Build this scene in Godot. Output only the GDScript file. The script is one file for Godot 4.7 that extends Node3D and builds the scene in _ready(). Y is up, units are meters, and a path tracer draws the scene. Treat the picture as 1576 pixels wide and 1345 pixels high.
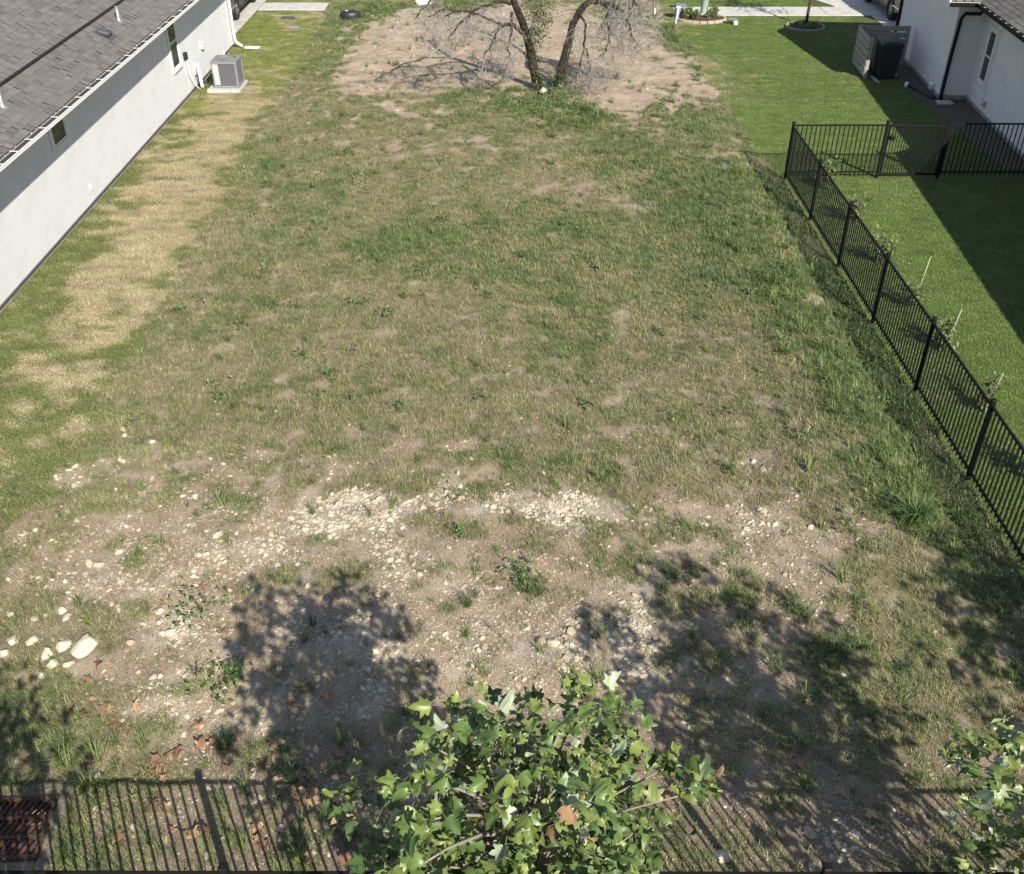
extends Node3D
# An empty building lot between two houses, seen from above its back fence. x runs along the back fence, -z towards the street.

const XL := [[-45.0,-6.9],[-38.8,-6.8],[-31.0,-6.5],[-26.0,-6.6],[-20.0,-6.3],[-15.2,-6.2],[-11.6,-6.2],[-10.5,-6.4],[-9.7,-6.9],[-8.6,-8.6],[5.0,-9.5]]
const XR := [[-45.0,5.5],[-36.2,5.5],[-33.6,5.8],[-28.4,5.85],[-24.0,6.0],[-22.0,6.2],[5.0,6.22]]
const DRY := [[-7.9,-26.8,1.21,2.20,0.9],[-7.9,-24.2,1.12,1.87,0.9],[-7.7,-21.3,1.01,1.91,1],[-7.4,-18.9,0.92,1.58,1],[-7.4,-17.1,0.97,1.36,0.9],[-7.2,-15.3,0.67,0.93,0.7],[-7.9,-15.7,0.52,0.73,0.6],[-6.9,-13.6,0.42,0.49,0.6],[-8.0,-14.8,0.66,0.67,0.4],[-7.7,-13.4,0.61,0.38,0.35],[-7.9,-38.1,1.17,1.00,0.5],[-6.4,-27.9,0.72,1.76,0.3],[0.1,-12.5,3.71,1.05,0.5],[-2.4,-14.0,1.58,1.23,0.3],[1.1,-12.8,1.19,1.09,0.4],[-2.6,-23.3,1.55,1.76,0.5],[1.6,-21.6,1.75,1.57,0.4],[2.4,-15.8,0.92,1.21,0.4],[-2.7,-11.6,1.86,0.80,0.4],[2.0,-11.5,1.85,0.94,0.6],[3.7,-13.2,0.61,1.13,0.3]]
const GRN := [[0.2,-18.6,3.11,1.69,0.45],[-3.6,-23.9,2.51,2.73,0.1],[-4.3,-20.7,2.07,3.93,0.12],[1.4,-17.4,1.85,1.68,0.35],[4.7,-20.4,1.52,2.83,0.5],[5.3,-15.8,1.02,2.64,0.6],[5.5,-13.0,0.89,2.01,0.8],[5.5,-10.4,0.77,1.23,0.8],[5.6,-8.8,0.63,0.67,0.4],[4.5,-17.5,1.73,2.53,0.35],[-0.9,-27.9,1.07,1.76,0.6],[1.6,-26.7,1.21,1.21,0.8],[0.6,-28.4,1.09,0.91,0.6],[2.7,-24.2,0.96,1.87,0.6],[4.7,-26.8,1.04,2.48,0.7],[5.5,-34.8,0.65,1.88,0.9],[5.7,-31.8,0.50,1.61,0.7],[-5.8,-35.3,0.65,4.34,0.7],[-5.4,-38.7,1.42,1.85,0.8],[-2.1,-39.9,1.46,0.87,0.6],[4.1,-38.9,0.95,1.45,0.7],[-5.8,-31.8,0.40,1.83,0.6],[-3.5,-7.4,0.14,0.16,0.9],[0.1,-8.8,0.16,0.14,1],[-4.4,-8.6,0.31,0.22,0.4],[-4.8,-9.3,0.24,0.24,0.3],[1.0,-11.1,0.54,0.30,0.4],[2.9,-11.5,0.74,0.62,0.2],[3.6,-10.6,0.53,0.56,0.2],[2.8,-8.8,0.16,0.28,0.5],[3.3,-8.2,0.22,0.41,0.4],[3.7,-7.7,0.43,0.57,0.4],[-3.9,-5.6,0.37,0.34,0.4],[-4.9,-6.9,0.41,0.42,0.3]]
const BARE := [[-3.2,-35.2,2.17,3.46,1],[-1.4,-32.7,2.45,3.45,1],[2.3,-33.0,2.45,4.63,1],[3.2,-29.1,2.22,2.21,1],[4.5,-31.2,1.76,2.83,0.9],[5.5,-29.7,0.76,1.64,0.9],[-4.0,-31.9,1.20,2.94,0.9],[-2.6,-27.5,1.06,0.92,0.5],[-2.1,-24.4,1.29,0.95,0.35],[3.9,-25.6,1.00,0.92,0.6],[4.9,-22.8,0.61,0.77,0.7],[1.2,-21.6,0.73,0.47,0.5],[2.6,-20.8,0.57,0.59,0.4],[5.4,-15.4,0.25,0.59,1],[1.0,-26.2,0.38,0.37,1],[-3.0,-23.7,0.63,0.54,0.4],[-0.2,-36.1,2.21,3.61,1],[5.1,-37.8,0.93,2.46,0.8],[2.4,-38.7,1.42,1.44,0.6],[-4.0,-9.7,1.65,0.69,0.65],[-4.7,-9.0,0.95,0.52,0.7],[-3.5,-8.5,0.76,0.75,0.6],[-3.5,-7.8,0.73,0.53,0.8],[-3.1,-7.0,0.83,0.43,0.7],[-2.7,-6.5,0.59,0.32,0.6],[-1.1,-9.6,1.65,0.56,0.5],[-0.5,-8.8,1.41,0.56,0.75],[0.1,-8.2,1.12,0.56,0.8],[-0.1,-7.5,0.85,0.46,0.9],[3.1,-10.2,0.77,0.33,0.7],[3.4,-9.4,0.81,0.55,0.6],[3.5,-8.5,0.46,0.54,0.6],[2.8,-7.7,0.58,0.57,0.5],[0.8,-7.0,1.72,0.52,0.6],[-1.2,-6.5,1.31,0.63,0.5],[-1.8,-5.7,1.85,0.56,0.5],[2.9,-5.7,1.54,0.56,0.5],[2.0,-11.5,0.74,0.39,0.35],[-0.8,-11.6,0.56,0.25,0.35],[-3.5,-11.1,1.09,0.45,0.3],[1.4,-8.0,0.89,0.80,0.5],[-1.7,-8.0,0.89,0.70,0.6],[2.3,-9.8,1.00,0.51,0.4]]
const WHT := [[-2.0,-10.3,0.73,0.30,1],[-2.6,-9.9,0.34,0.34,0.8],[-1.3,-10.4,0.52,0.18,0.7],[-0.1,-10.4,0.35,0.30,0.8],[0.6,-10.2,0.51,0.30,1],[1.0,-10.2,0.34,0.24,0.8],[-0.8,-10.8,0.36,0.26,0.5],[-2.9,-9.4,0.33,0.32,0.5],[-3.5,-9.3,0.40,0.31,0.5],[-3.9,-8.1,0.31,0.16,0.9],[1.4,-8.1,0.24,0.51,0.9],[1.4,-7.5,0.18,0.42,0.9],[0.7,-7.9,0.13,0.39,0.7],[-1.8,-7.9,0.37,0.39,0.6],[-2.4,-8.2,0.37,0.41,0.45],[-5.7,-11.1,0.23,0.17,0.6],[-6.1,-10.8,0.27,0.35,0.4],[-6.2,-9.6,0.16,0.17,0.8],[3.1,-9.9,0.21,0.31,0.7],[-3.3,-36.7,0.90,1.69,0.3],[0.3,-36.8,1.36,2.07,0.3],[-3.8,-7.2,0.35,0.36,0.4],[3.1,-5.4,0.36,0.16,0.6],[-1.5,-9.3,0.48,0.36,0.4],[0.1,-7.7,0.58,0.38,0.4],[-3.8,-37.2,0.69,1.92,0.35],[3.4,-11.1,0.18,0.18,0.6],[-0.1,-26.6,0.21,0.33,0.4],[-1.5,-7.2,0.28,0.36,0.5],[-4.6,-8.9,1.41,1.24,0.2],[-3.0,-7.8,1.02,1.07,0.22],[-4.1,-10.9,1.07,0.73,0.15],[-0.7,-8.2,1.50,0.62,0.2],[2.9,-9.4,1.30,0.73,0.15],[-5.0,-9.0,0.63,0.46,0.3]]
const ROCKS := [[-4.82,-7.81,0.329],[-5.05,-7.84,0.198],[-5.19,-7.69,0.159],[-5.43,-7.89,0.147],[-5.65,-7.89,0.147],[-5.66,-7.70,0.130],[-5.05,-7.56,0.122],[-4.90,-7.55,0.100],[-5.15,-7.42,0.085],[-5.27,-8.37,0.122],[-5.17,-8.27,0.136],[-5.43,-8.30,0.076],[-5.54,-8.24,0.105],[-5.84,-8.32,0.091],[-4.63,-8.44,0.099],[-4.40,-8.43,0.061],[-5.12,-9.17,0.144],[-5.74,-8.93,0.079],[-5.53,-9.01,0.071],[-6.11,-8.90,0.071],[-5.52,-9.33,0.073],[-5.53,-9.27,0.065],[-5.80,-9.28,0.057],[-6.12,-9.80,0.092],[-5.65,-9.98,0.085],[-4.98,-9.87,0.067],[-4.61,-9.44,0.065],[-4.25,-10.47,0.105],[-3.74,-9.68,0.124],[-3.53,-9.74,0.075],[-3.38,-9.58,0.066],[-3.08,-9.37,0.081],[-3.86,-8.96,0.087],[-4.33,-8.74,0.062],[-3.88,-8.47,0.061],[-5.19,-11.73,0.084],[-5.72,-12.07,0.124],[-5.64,-11.91,0.114],[-6.29,-10.93,0.090],[-6.16,-11.06,0.099],[-5.94,-10.72,0.097],[-5.37,-10.64,0.079],[1.09,-7.40,0.127],[1.43,-6.86,0.095],[1.24,-7.01,0.082],[1.91,-5.26,0.149],[0.67,-8.01,0.148],[0.62,-7.80,0.117],[-0.81,-9.49,0.090],[-0.57,-11.35,0.073],[0.43,-11.03,0.072],[0.72,-10.47,0.105],[-1.69,-10.18,0.103],[-1.32,-10.44,0.087],[-1.89,-9.64,0.091],[-2.89,-9.17,0.088],[-2.65,-9.14,0.080],[-0.17,-8.76,0.070],[-0.38,-8.73,0.055],[-1.57,-7.49,0.093],[-1.43,-7.24,0.070],[-2.75,-8.08,0.074],[-2.56,-8.02,0.104],[-1.69,-7.99,0.074],[-1.06,-7.61,0.079],[1.42,-7.74,0.160],[1.60,-7.74,0.087],[3.79,-9.70,0.100],[3.75,-10.32,0.078],[3.30,-8.91,0.079],[4.11,-11.65,0.075],[4.47,-10.48,0.070],[1.71,-11.81,0.075],[1.09,-7.38,0.085],[1.33,-7.41,0.113],[2.02,-7.57,0.072],[3.61,-7.67,0.087],[2.52,-9.91,0.076],[1.74,-9.93,0.067],[-2.86,-5.38,0.084],[-2.22,-5.67,0.099],[-3.63,-5.67,0.062],[-4.17,-6.23,0.090],[3.22,-5.47,0.097],[3.39,-5.53,0.061],[3.02,-7.69,0.065],[3.60,-7.38,0.064],[-2.35,-5.17,0.071],[0.88,-28.55,0.165],[1.40,-29.11,0.149],[3.28,-9.82,0.059],[5.62,-11.63,0.084],[-3.12,-7.43,0.078]]
const LEAVES := [[-4.53,-7.58],[-4.66,-7.33],[-4.49,-7.11],[-4.37,-6.95],[-4.46,-6.91],[-4.26,-6.94],[-4.13,-6.83],[-4.01,-6.73],[-4.00,-6.98],[-3.28,-6.85],[-3.24,-6.81],[-3.49,-6.47],[-3.43,-6.52],[-3.57,-6.40],[-3.57,-6.33],[-3.19,-6.51],[-4.23,-6.37],[-3.71,-6.25],[-3.57,-6.21],[-3.48,-6.14],[-2.18,-6.21],[-2.09,-6.14],[-2.41,-7.11],[-2.33,-7.02],[-2.12,-6.06],[-2.07,-5.95],[-3.73,-6.00],[-3.49,-5.95],[-3.44,-5.90],[-3.37,-5.81],[-3.70,-5.53],[-3.25,-5.60],[-2.98,-5.55],[-2.39,-5.49],[-2.00,-5.36],[-1.93,-5.33],[-4.02,-5.13],[-3.10,-5.12],[-3.02,-5.13],[-2.03,-6.10],[-1.92,-6.02],[-1.96,-5.88],[-1.06,-7.57],[-4.09,-8.47],[-4.12,-8.36],[-3.69,-8.74],[-3.32,-8.00],[3.19,-5.95],[2.84,-6.29],[2.73,-5.30],[-2.43,-5.70],[-2.32,-5.46],[-0.93,-5.88],[-2.37,-6.17],[-1.76,-6.44],[-2.01,-7.20],[-5.54,-7.57]]
const X0 := -14.5
const Z0 := -46.0
const NX := 118
const NZ := 202

var rng := RandomNumberGenerator.new()
var mats := {}
var maps := {}
var n_mid := FastNoiseLite.new()
var n_fine := FastNoiseLite.new()
var n_wide := FastNoiseLite.new()

func R(a: float, b: float) -> float:
	return rng.randf_range(a, b)

# ---------------------------------------------------------------- tree of objects
func thing(called: String, label: String, category: String, at := Vector3.ZERO, turn := 0.0, group := "") -> Node3D:
	var o := Node3D.new()
	o.name = called
	add_child(o, true)
	o.position = at
	o.rotation.y = turn
	tag(o, label, category, group)
	return o

func tag(o: Node3D, label: String, category: String, group := "") -> void:
	o.set_meta("label", label)
	o.set_meta("category", category)
	if group != "":
		o.set_meta("group", group)

func part(called: String, mesh: Mesh, m: Material, parent: Node = self, at := Vector3.ZERO) -> MeshInstance3D:
	var o := MeshInstance3D.new()
	o.name = called
	o.mesh = mesh
	if m:
		o.material_override = m
	parent.add_child(o, true)
	o.position = at
	return o

func struct(called: String, mesh: Mesh, m: Material, at := Vector3.ZERO) -> MeshInstance3D:
	var o := part(called, mesh, m, self, at)
	o.set_meta("kind", "structure")
	return o

func many(called: String, mesh: Mesh, m: Material, buf: PackedFloat32Array, parent: Node = self) -> MultiMeshInstance3D:
	var mm := MultiMesh.new()
	mm.transform_format = MultiMesh.TRANSFORM_3D
	mm.use_colors = true
	mm.mesh = mesh
	mm.instance_count = buf.size() / 16
	mm.buffer = buf
	var o := MultiMeshInstance3D.new()
	o.name = called
	o.multimesh = mm
	o.material_override = m
	parent.add_child(o, true)
	o.set_meta("kind", "stuff")
	return o

func put(buf: PackedFloat32Array, b: Basis, p: Vector3, c: Color) -> void:
	buf.append_array(PackedFloat32Array([b.x.x, b.y.x, b.z.x, p.x, b.x.y, b.y.y, b.z.y, p.y, b.x.z, b.y.z, b.z.z, p.z, c.r, c.g, c.b, 1.0]))

# ---------------------------------------------------------------- shapes
func mb(smooth := false) -> SurfaceTool:
	var st := SurfaceTool.new()
	st.begin(Mesh.PRIMITIVE_TRIANGLES)
	st.set_smooth_group(1 if smooth else -1)
	return st

func done(st: SurfaceTool, onto: ArrayMesh = null) -> ArrayMesh:
	st.generate_normals()
	return st.commit(onto) if onto else st.commit()

func tri(st: SurfaceTool, a: Vector3, b: Vector3, c: Vector3) -> void:  # counter-clockwise from outside
	st.add_vertex(a)
	st.add_vertex(c)
	st.add_vertex(b)

func quad(st: SurfaceTool, a: Vector3, b: Vector3, c: Vector3, d: Vector3) -> void:
	tri(st, a, b, c)
	tri(st, a, c, d)

func box(st: SurfaceTool, c: Vector3, s: Vector3, b := Basis.IDENTITY, bevel := 0.0) -> void:
	var h := s * 0.5
	var e: float = minf(bevel, minf(h.x, minf(h.y, h.z)) * 0.9)
	for ax in 3:
		for sg in [-1.0, 1.0]:
			var n := Vector3.ZERO
			n[ax] = sg
			var u := Vector3.ZERO
			u[(ax + 1) % 3] = 1.0
			var v := n.cross(u)
			var o := n * h[ax]
			var hu: float = h[(ax + 1) % 3] - e
			var hv: float = h[(ax + 2) % 3] - e
			var p := [o - u * hu - v * hv, o + u * hu - v * hv, o + u * hu + v * hv, o - u * hu + v * hv]
			quad(st, c + b * p[0], c + b * p[1], c + b * p[2], c + b * p[3])
	if e <= 0.0:
		return
	for ax in 3:
		var bx := (ax + 1) % 3
		var cx := (ax + 2) % 3
		for s1 in [-1.0, 1.0]:
			for s2 in [-1.0, 1.0]:
				var a0 := Vector3.ZERO
				a0[bx] = s1 * h[bx]
				a0[cx] = s2 * (h[cx] - e)
				var a1 := Vector3.ZERO
				a1[bx] = s1 * (h[bx] - e)
				a1[cx] = s2 * h[cx]
				var w := Vector3.ZERO
				w[ax] = h[ax] - e
				if s1 * s2 > 0:
					quad(st, c + b * (a0 - w), c + b * (a1 - w), c + b * (a1 + w), c + b * (a0 + w))
				else:
					quad(st, c + b * (a0 - w), c + b * (a0 + w), c + b * (a1 + w), c + b * (a1 - w))
	for s1 in [-1.0, 1.0]:
		for s2 in [-1.0, 1.0]:
			for s3 in [-1.0, 1.0]:
				var pa := Vector3(s1 * h.x, s2 * (h.y - e), s3 * (h.z - e))
				var pb := Vector3(s1 * (h.x - e), s2 * h.y, s3 * (h.z - e))
				var pc := Vector3(s1 * (h.x - e), s2 * (h.y - e), s3 * h.z)
				if s1 * s2 * s3 > 0:
					tri(st, c + b * pa, c + b * pb, c + b * pc)
				else:
					tri(st, c + b * pa, c + b * pc, c + b * pb)

func boxm(s: Vector3, bevel := 0.0, c := Vector3.ZERO) -> ArrayMesh:
	var st := mb()
	box(st, c, s, Basis.IDENTITY, bevel)
	return done(st)

func tube(st: SurfaceTool, pts: Array, r0: float, r1: float, n := 6, cap := true) -> void:
	var u := Vector3.ZERO
	var last: Array = []
	var k := pts.size()
	for i in k:
		var d: Vector3 = (pts[mini(i + 1, k - 1)] - pts[maxi(i - 1, 0)]).normalized()
		if i == 0:
			u = d.cross(Vector3(0.3, 0.2, 1.0) if absf(d.z) < 0.8 else Vector3(1, 0.2, 0)).normalized()
		else:
			u = (u - d * u.dot(d)).normalized()
		var v := d.cross(u)
		var r: float = lerpf(r0, r1, float(i) / maxf(1.0, k - 1))
		var ring: Array = []
		for j in n:
			var a := TAU * j / n
			ring.append(pts[i] + (u * cos(a) + v * sin(a)) * r)
		if i > 0:
			for j in n:
				quad(st, last[j], last[(j + 1) % n], ring[(j + 1) % n], ring[j])
		if cap and n > 3 and (i == 0 or i == k - 1):
			for j in range(1, n - 1):
				if i == 0:
					tri(st, ring[0], ring[j + 1], ring[j])
				else:
					tri(st, ring[0], ring[j], ring[j + 1])
		last = ring

func tubem(pts: Array, r0: float, r1: float, n := 8) -> ArrayMesh:
	var st := mb(n > 5)
	tube(st, pts, r0, r1, n)
	return done(st)

func lathe(st: SurfaceTool, prof: Array, n := 20, c := Vector3.ZERO, b := Basis.IDENTITY) -> void:  # [radius, height] from the bottom up the outside
	for i in prof.size() - 1:
		for j in n:
			var a := TAU * j / n
			var a2 := TAU * (j + 1) / n
			var p: Vector2 = Vector2(prof[i][0], prof[i][1])
			var q: Vector2 = Vector2(prof[i + 1][0], prof[i + 1][1])
			var p1 := c + b * Vector3(cos(a) * p.x, p.y, -sin(a) * p.x)
			var p2 := c + b * Vector3(cos(a2) * p.x, p.y, -sin(a2) * p.x)
			var q1 := c + b * Vector3(cos(a) * q.x, q.y, -sin(a) * q.x)
			var q2 := c + b * Vector3(cos(a2) * q.x, q.y, -sin(a2) * q.x)
			if p.x > 0.0:
				tri(st, p1, p2, q2)
			if q.x > 0.0:
				tri(st, p1, q2, q1)

func prism(st: SurfaceTool, poly: PackedVector2Array, x0: float, x1: float, in0 := 0.0) -> void:  # outline in (z, y), counter-clockwise seen from +x with z to the left; pushed along x
	var idx := Geometry2D.triangulate_polygon(poly)
	var area := 0.0
	for i in poly.size():
		area += poly[i].cross(poly[(i + 1) % poly.size()])
	for i in poly.size():
		var a := poly[i]
		var b := poly[(i + 1) % poly.size()]
		if area < 0:
			quad(st, Vector3(x0, a.y, a.x), Vector3(x0, b.y, b.x), Vector3(x1, b.y, b.x), Vector3(x1, a.y, a.x))
		else:
			quad(st, Vector3(x0, b.y, b.x), Vector3(x0, a.y, a.x), Vector3(x1, a.y, a.x), Vector3(x1, b.y, b.x))
	for k in range(0, idx.size(), 3):
		var p := poly[idx[k]]
		var q := poly[idx[k + 1]]
		var r := poly[idx[k + 2]]
		if (q - p).cross(r - p) > 0:
			var t := q
			q = r
			r = t
		tri(st, Vector3(x1, p.y, p.x), Vector3(x1, q.y, q.x), Vector3(x1, r.y, r.x))
		tri(st, Vector3(x0, p.y, p.x), Vector3(x0, r.y, r.x), Vector3(x0, q.y, q.x))

func slab(st: SurfaceTool, a: Vector3, b: Vector3, c: Vector3, d: Vector3, t: float) -> void:  # a sheet a b c d (counter-clockwise from above) with thickness t below
	var n := (b - a).cross(c - a).normalized() * t
	quad(st, a, b, c, d)
	quad(st, a - n, d - n, c - n, b - n)
	var p := [a, b, c, d]
	for i in 4:
		quad(st, p[i] - n, p[(i + 1) % 4] - n, p[(i + 1) % 4], p[i])

# ---------------------------------------------------------------- materials
func noise_tex(seed_: int, freq: float, lo: Color, hi: Color, size := 512, gain := 0.55) -> ImageTexture:
	var n := FastNoiseLite.new()
	n.seed = seed_
	n.noise_type = FastNoiseLite.TYPE_SIMPLEX_SMOOTH
	n.frequency = freq
	n.fractal_octaves = 5
	n.fractal_gain = gain
	var g := n.get_seamless_image(size, size)
	g.convert(Image.FORMAT_L8)
	var src := g.get_data()
	var out := PackedByteArray()
	out.resize(size * size * 3)
	var lut := PackedByteArray()
	lut.resize(768)
	for i in 256:
		var c := lo.lerp(hi, i / 255.0)
		lut[i * 3] = int(c.r * 255)
		lut[i * 3 + 1] = int(c.g * 255)
		lut[i * 3 + 2] = int(c.b * 255)
	for i in src.size():
		var v := src[i] * 3
		out[i * 3] = lut[v]
		out[i * 3 + 1] = lut[v + 1]
		out[i * 3 + 2] = lut[v + 2]
	return ImageTexture.create_from_image(Image.create_from_data(size, size, false, Image.FORMAT_RGB8, out))

func lin(r: float, g: float, b: float) -> Color:  # a real-world base colour
	return Color(r, g, b).linear_to_srgb()

func mat(called: String, c: Color, rough := 0.8, metal := 0.0, tex := "", scale := 1.0, relief := 0.0) -> StandardMaterial3D:
	if mats.has(called):
		return mats[called]
	var m := StandardMaterial3D.new()
	m.resource_name = called
	m.albedo_color = c
	m.roughness = rough
	m.metallic = metal
	if tex != "":
		m.albedo_texture = maps[tex]
		m.uv1_triplanar = true
		m.uv1_world_triplanar = true
		m.uv1_scale = Vector3.ONE * scale
		if relief > 0.0:
			m.heightmap_enabled = true
			m.heightmap_texture = maps[tex]
			m.heightmap_scale = relief
	mats[called] = m
	return m

func leafy(called: String, rough := 0.55, through := Color(0.3, 0.4, 0.1), tinted := true) -> StandardMaterial3D:
	var m := StandardMaterial3D.new()
	m.resource_name = called
	m.vertex_color_use_as_albedo = tinted
	m.roughness = rough
	m.backlight_enabled = true
	m.backlight = through
	m.cull_mode = BaseMaterial3D.CULL_DISABLED
	mats[called] = m
	return m

# ---------------------------------------------------------------- the lot's map
var f_dry: PackedFloat32Array
var f_grn: PackedFloat32Array
var f_bare: PackedFloat32Array
var f_wht: PackedFloat32Array

func field(blobs: Array) -> PackedFloat32Array:
	var f := PackedFloat32Array()
	f.resize(NX * NZ)
	for b in blobs:
		var rx: float = b[2] * 1.25
		var rz: float = b[3] * 1.25
		for j in range(maxi(0, int((b[1] - rz * 1.5 - Z0) * 4)), mini(NZ, int((b[1] + rz * 1.5 - Z0) * 4) + 1)):
			for i in range(maxi(0, int((b[0] - rx * 1.5 - X0) * 4)), mini(NX, int((b[0] + rx * 1.5 - X0) * 4) + 1)):
				var x: float = X0 + i * 0.25
				var z: float = Z0 + j * 0.25
				var wob := 1.0 + 0.45 * n_mid.get_noise_2d(x * 1.7, z * 1.7)
				var d: float = Vector2((x - b[0]) / rx, (z - b[1]) / rz).length() * wob
				var v: float = b[4] * (1.0 - smoothstep(0.55, 1.3, d))
				f[j * NX + i] = maxf(f[j * NX + i], v)
	return f

func at_field(f: PackedFloat32Array, x: float, z: float) -> float:
	var u := clampf((x - X0) * 4.0, 0.0, NX - 1.01)
	var v := clampf((z - Z0) * 4.0, 0.0, NZ - 1.01)
	var i := int(u)
	var j := int(v)
	var a := u - i
	var b := v - j
	var k := j * NX + i
	return lerpf(lerpf(f[k], f[k + 1], a), lerpf(f[k + NX], f[k + NX + 1], a), b)

func along(t: Array, z: float) -> float:
	for i in t.size() - 1:
		if z <= t[i + 1][0]:
			return lerpf(t[i][1], t[i + 1][1], clampf((z - t[i][0]) / (t[i + 1][0] - t[i][0]), 0.0, 1.0))
	return t[-1][1]

func zone(x: float, z: float) -> int:  # 0 the rough lot, -1 the mown strip by the pale house, 1 the mown yard beyond the bank
	var w := 0.22 * n_mid.get_noise_2d(x * 2.0, z * 2.0)
	if x < along(XL, z) + w * 3.0:
		return -1
	if x > along(XR, z) + (w if z < -22.5 else 0.0):
		return 1
	return 0

func height(x: float, z: float) -> float:
	var lot := smoothstep(-6.8, -5.2, x) * (1.0 - smoothstep(5.3, 6.15, x)) * smoothstep(-36.0, -33.0, z)
	var bank := 0.26 * smoothstep(2.6, 4.9, x) * (1.0 - smoothstep(5.1, 6.1, x)) * smoothstep(-27.0, -22.5, z) * (1.0 - smoothstep(-9.0, -6.5, z))
	var dip := -0.19 * smoothstep(-8.5, -5.8, z) * (1.0 - smoothstep(-2.0, 2.0, x))
	var rough := lot * (0.05 * n_wide.get_noise_2d(x * 4.0, z * 4.0) + 0.035 * n_mid.get_noise_2d(x * 1.5, z * 1.5) + 0.012 * n_fine.get_noise_2d(x, z))
	return bank + dip + rough

func on(x: float, z: float, lift := 0.0) -> Vector3:
	return Vector3(x, height(x, z) + lift, z)

func greenness(x: float, z: float) -> float:
	return clampf(0.53 + 0.5 * at_field(f_grn, x, z) - 0.42 * at_field(f_dry, x, z) + 0.4 * n_mid.get_noise_2d(x, z) + 0.5 * n_fine.get_noise_2d(x * 0.4, z * 0.4 + 70) + 0.28 * n_wide.get_noise_2d(x * 2.5, z * 2.5), 0.0, 1.0)

func bareness(x: float, z: float) -> float:
	return clampf(0.07 + 0.92 * at_field(f_bare, x, z) + 0.8 * at_field(f_wht, x, z) - 0.5 * at_field(f_grn, x, z) + 0.62 * n_mid.get_noise_2d(x * 2.1 + 40, z * 2.1) + 0.7 * n_fine.get_noise_2d(x * 0.6, z * 0.6), 0.0, 1.0)

func lawn_green(x: float, z: float, side: int) -> float:
	if side > 0:
		return clampf(0.86 + 0.28 * n_mid.get_noise_2d(x * 0.8, z * 2.0) + 0.2 * n_wide.get_noise_2d(x * 3, z * 3) - 0.5 * at_field(f_bare, x, z), 0.0, 1.0)
	var near_wall := 1.0 - smoothstep(0.3, 1.5, x + 9.0)
	return clampf(0.74 + 0.4 * near_wall - 0.85 * at_field(f_dry, x, z) + 0.8 * n_mid.get_noise_2d(x * 1.3, z * 1.7) + 0.6 * n_fine.get_noise_2d(x * 0.5, z * 0.7), 0.0, 1.0)

const DIRT := Color(0.46, 0.375, 0.27)
const DIRT_RED := Color(0.42, 0.32, 0.22)
const CHALK := Color(0.62, 0.575, 0.49)
const THATCH := Color(0.31, 0.27, 0.16)
const SOD := Color(0.14, 0.165, 0.062)
const STRAW := Color(0.38, 0.32, 0.205)

func ground_color(x: float, z: float) -> Color:
	var side := zone(x, z)
	if side != 0:
		var g := lawn_green(x, z, side)
		return STRAW.lerp(SOD, smoothstep(0.15, 0.7, g))
	var b := smoothstep(0.18, 0.62, bareness(x, z))
	var soil := DIRT.lerp(DIRT_RED, clampf(0.4 + 1.2 * n_mid.get_noise_2d(x * 0.7 + 90, z * 0.7), 0.0, 1.0) * 0.55)
	soil = soil.lerp(Color(0.57, 0.455, 0.345), smoothstep(-22.0, -28.0, z))
	soil = soil.lerp(CHALK, clampf(0.75 * at_field(f_wht, x, z) + 0.5 * n_fine.get_noise_2d(x * 0.8, z * 0.8 + 30) - 0.1, 0.0, 0.85))
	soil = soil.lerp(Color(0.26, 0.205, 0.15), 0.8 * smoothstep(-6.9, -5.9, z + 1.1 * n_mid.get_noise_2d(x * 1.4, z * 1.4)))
	return THATCH.lerp(SOD, 0.5 * greenness(x, z)).lerp(soil, b)

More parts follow.
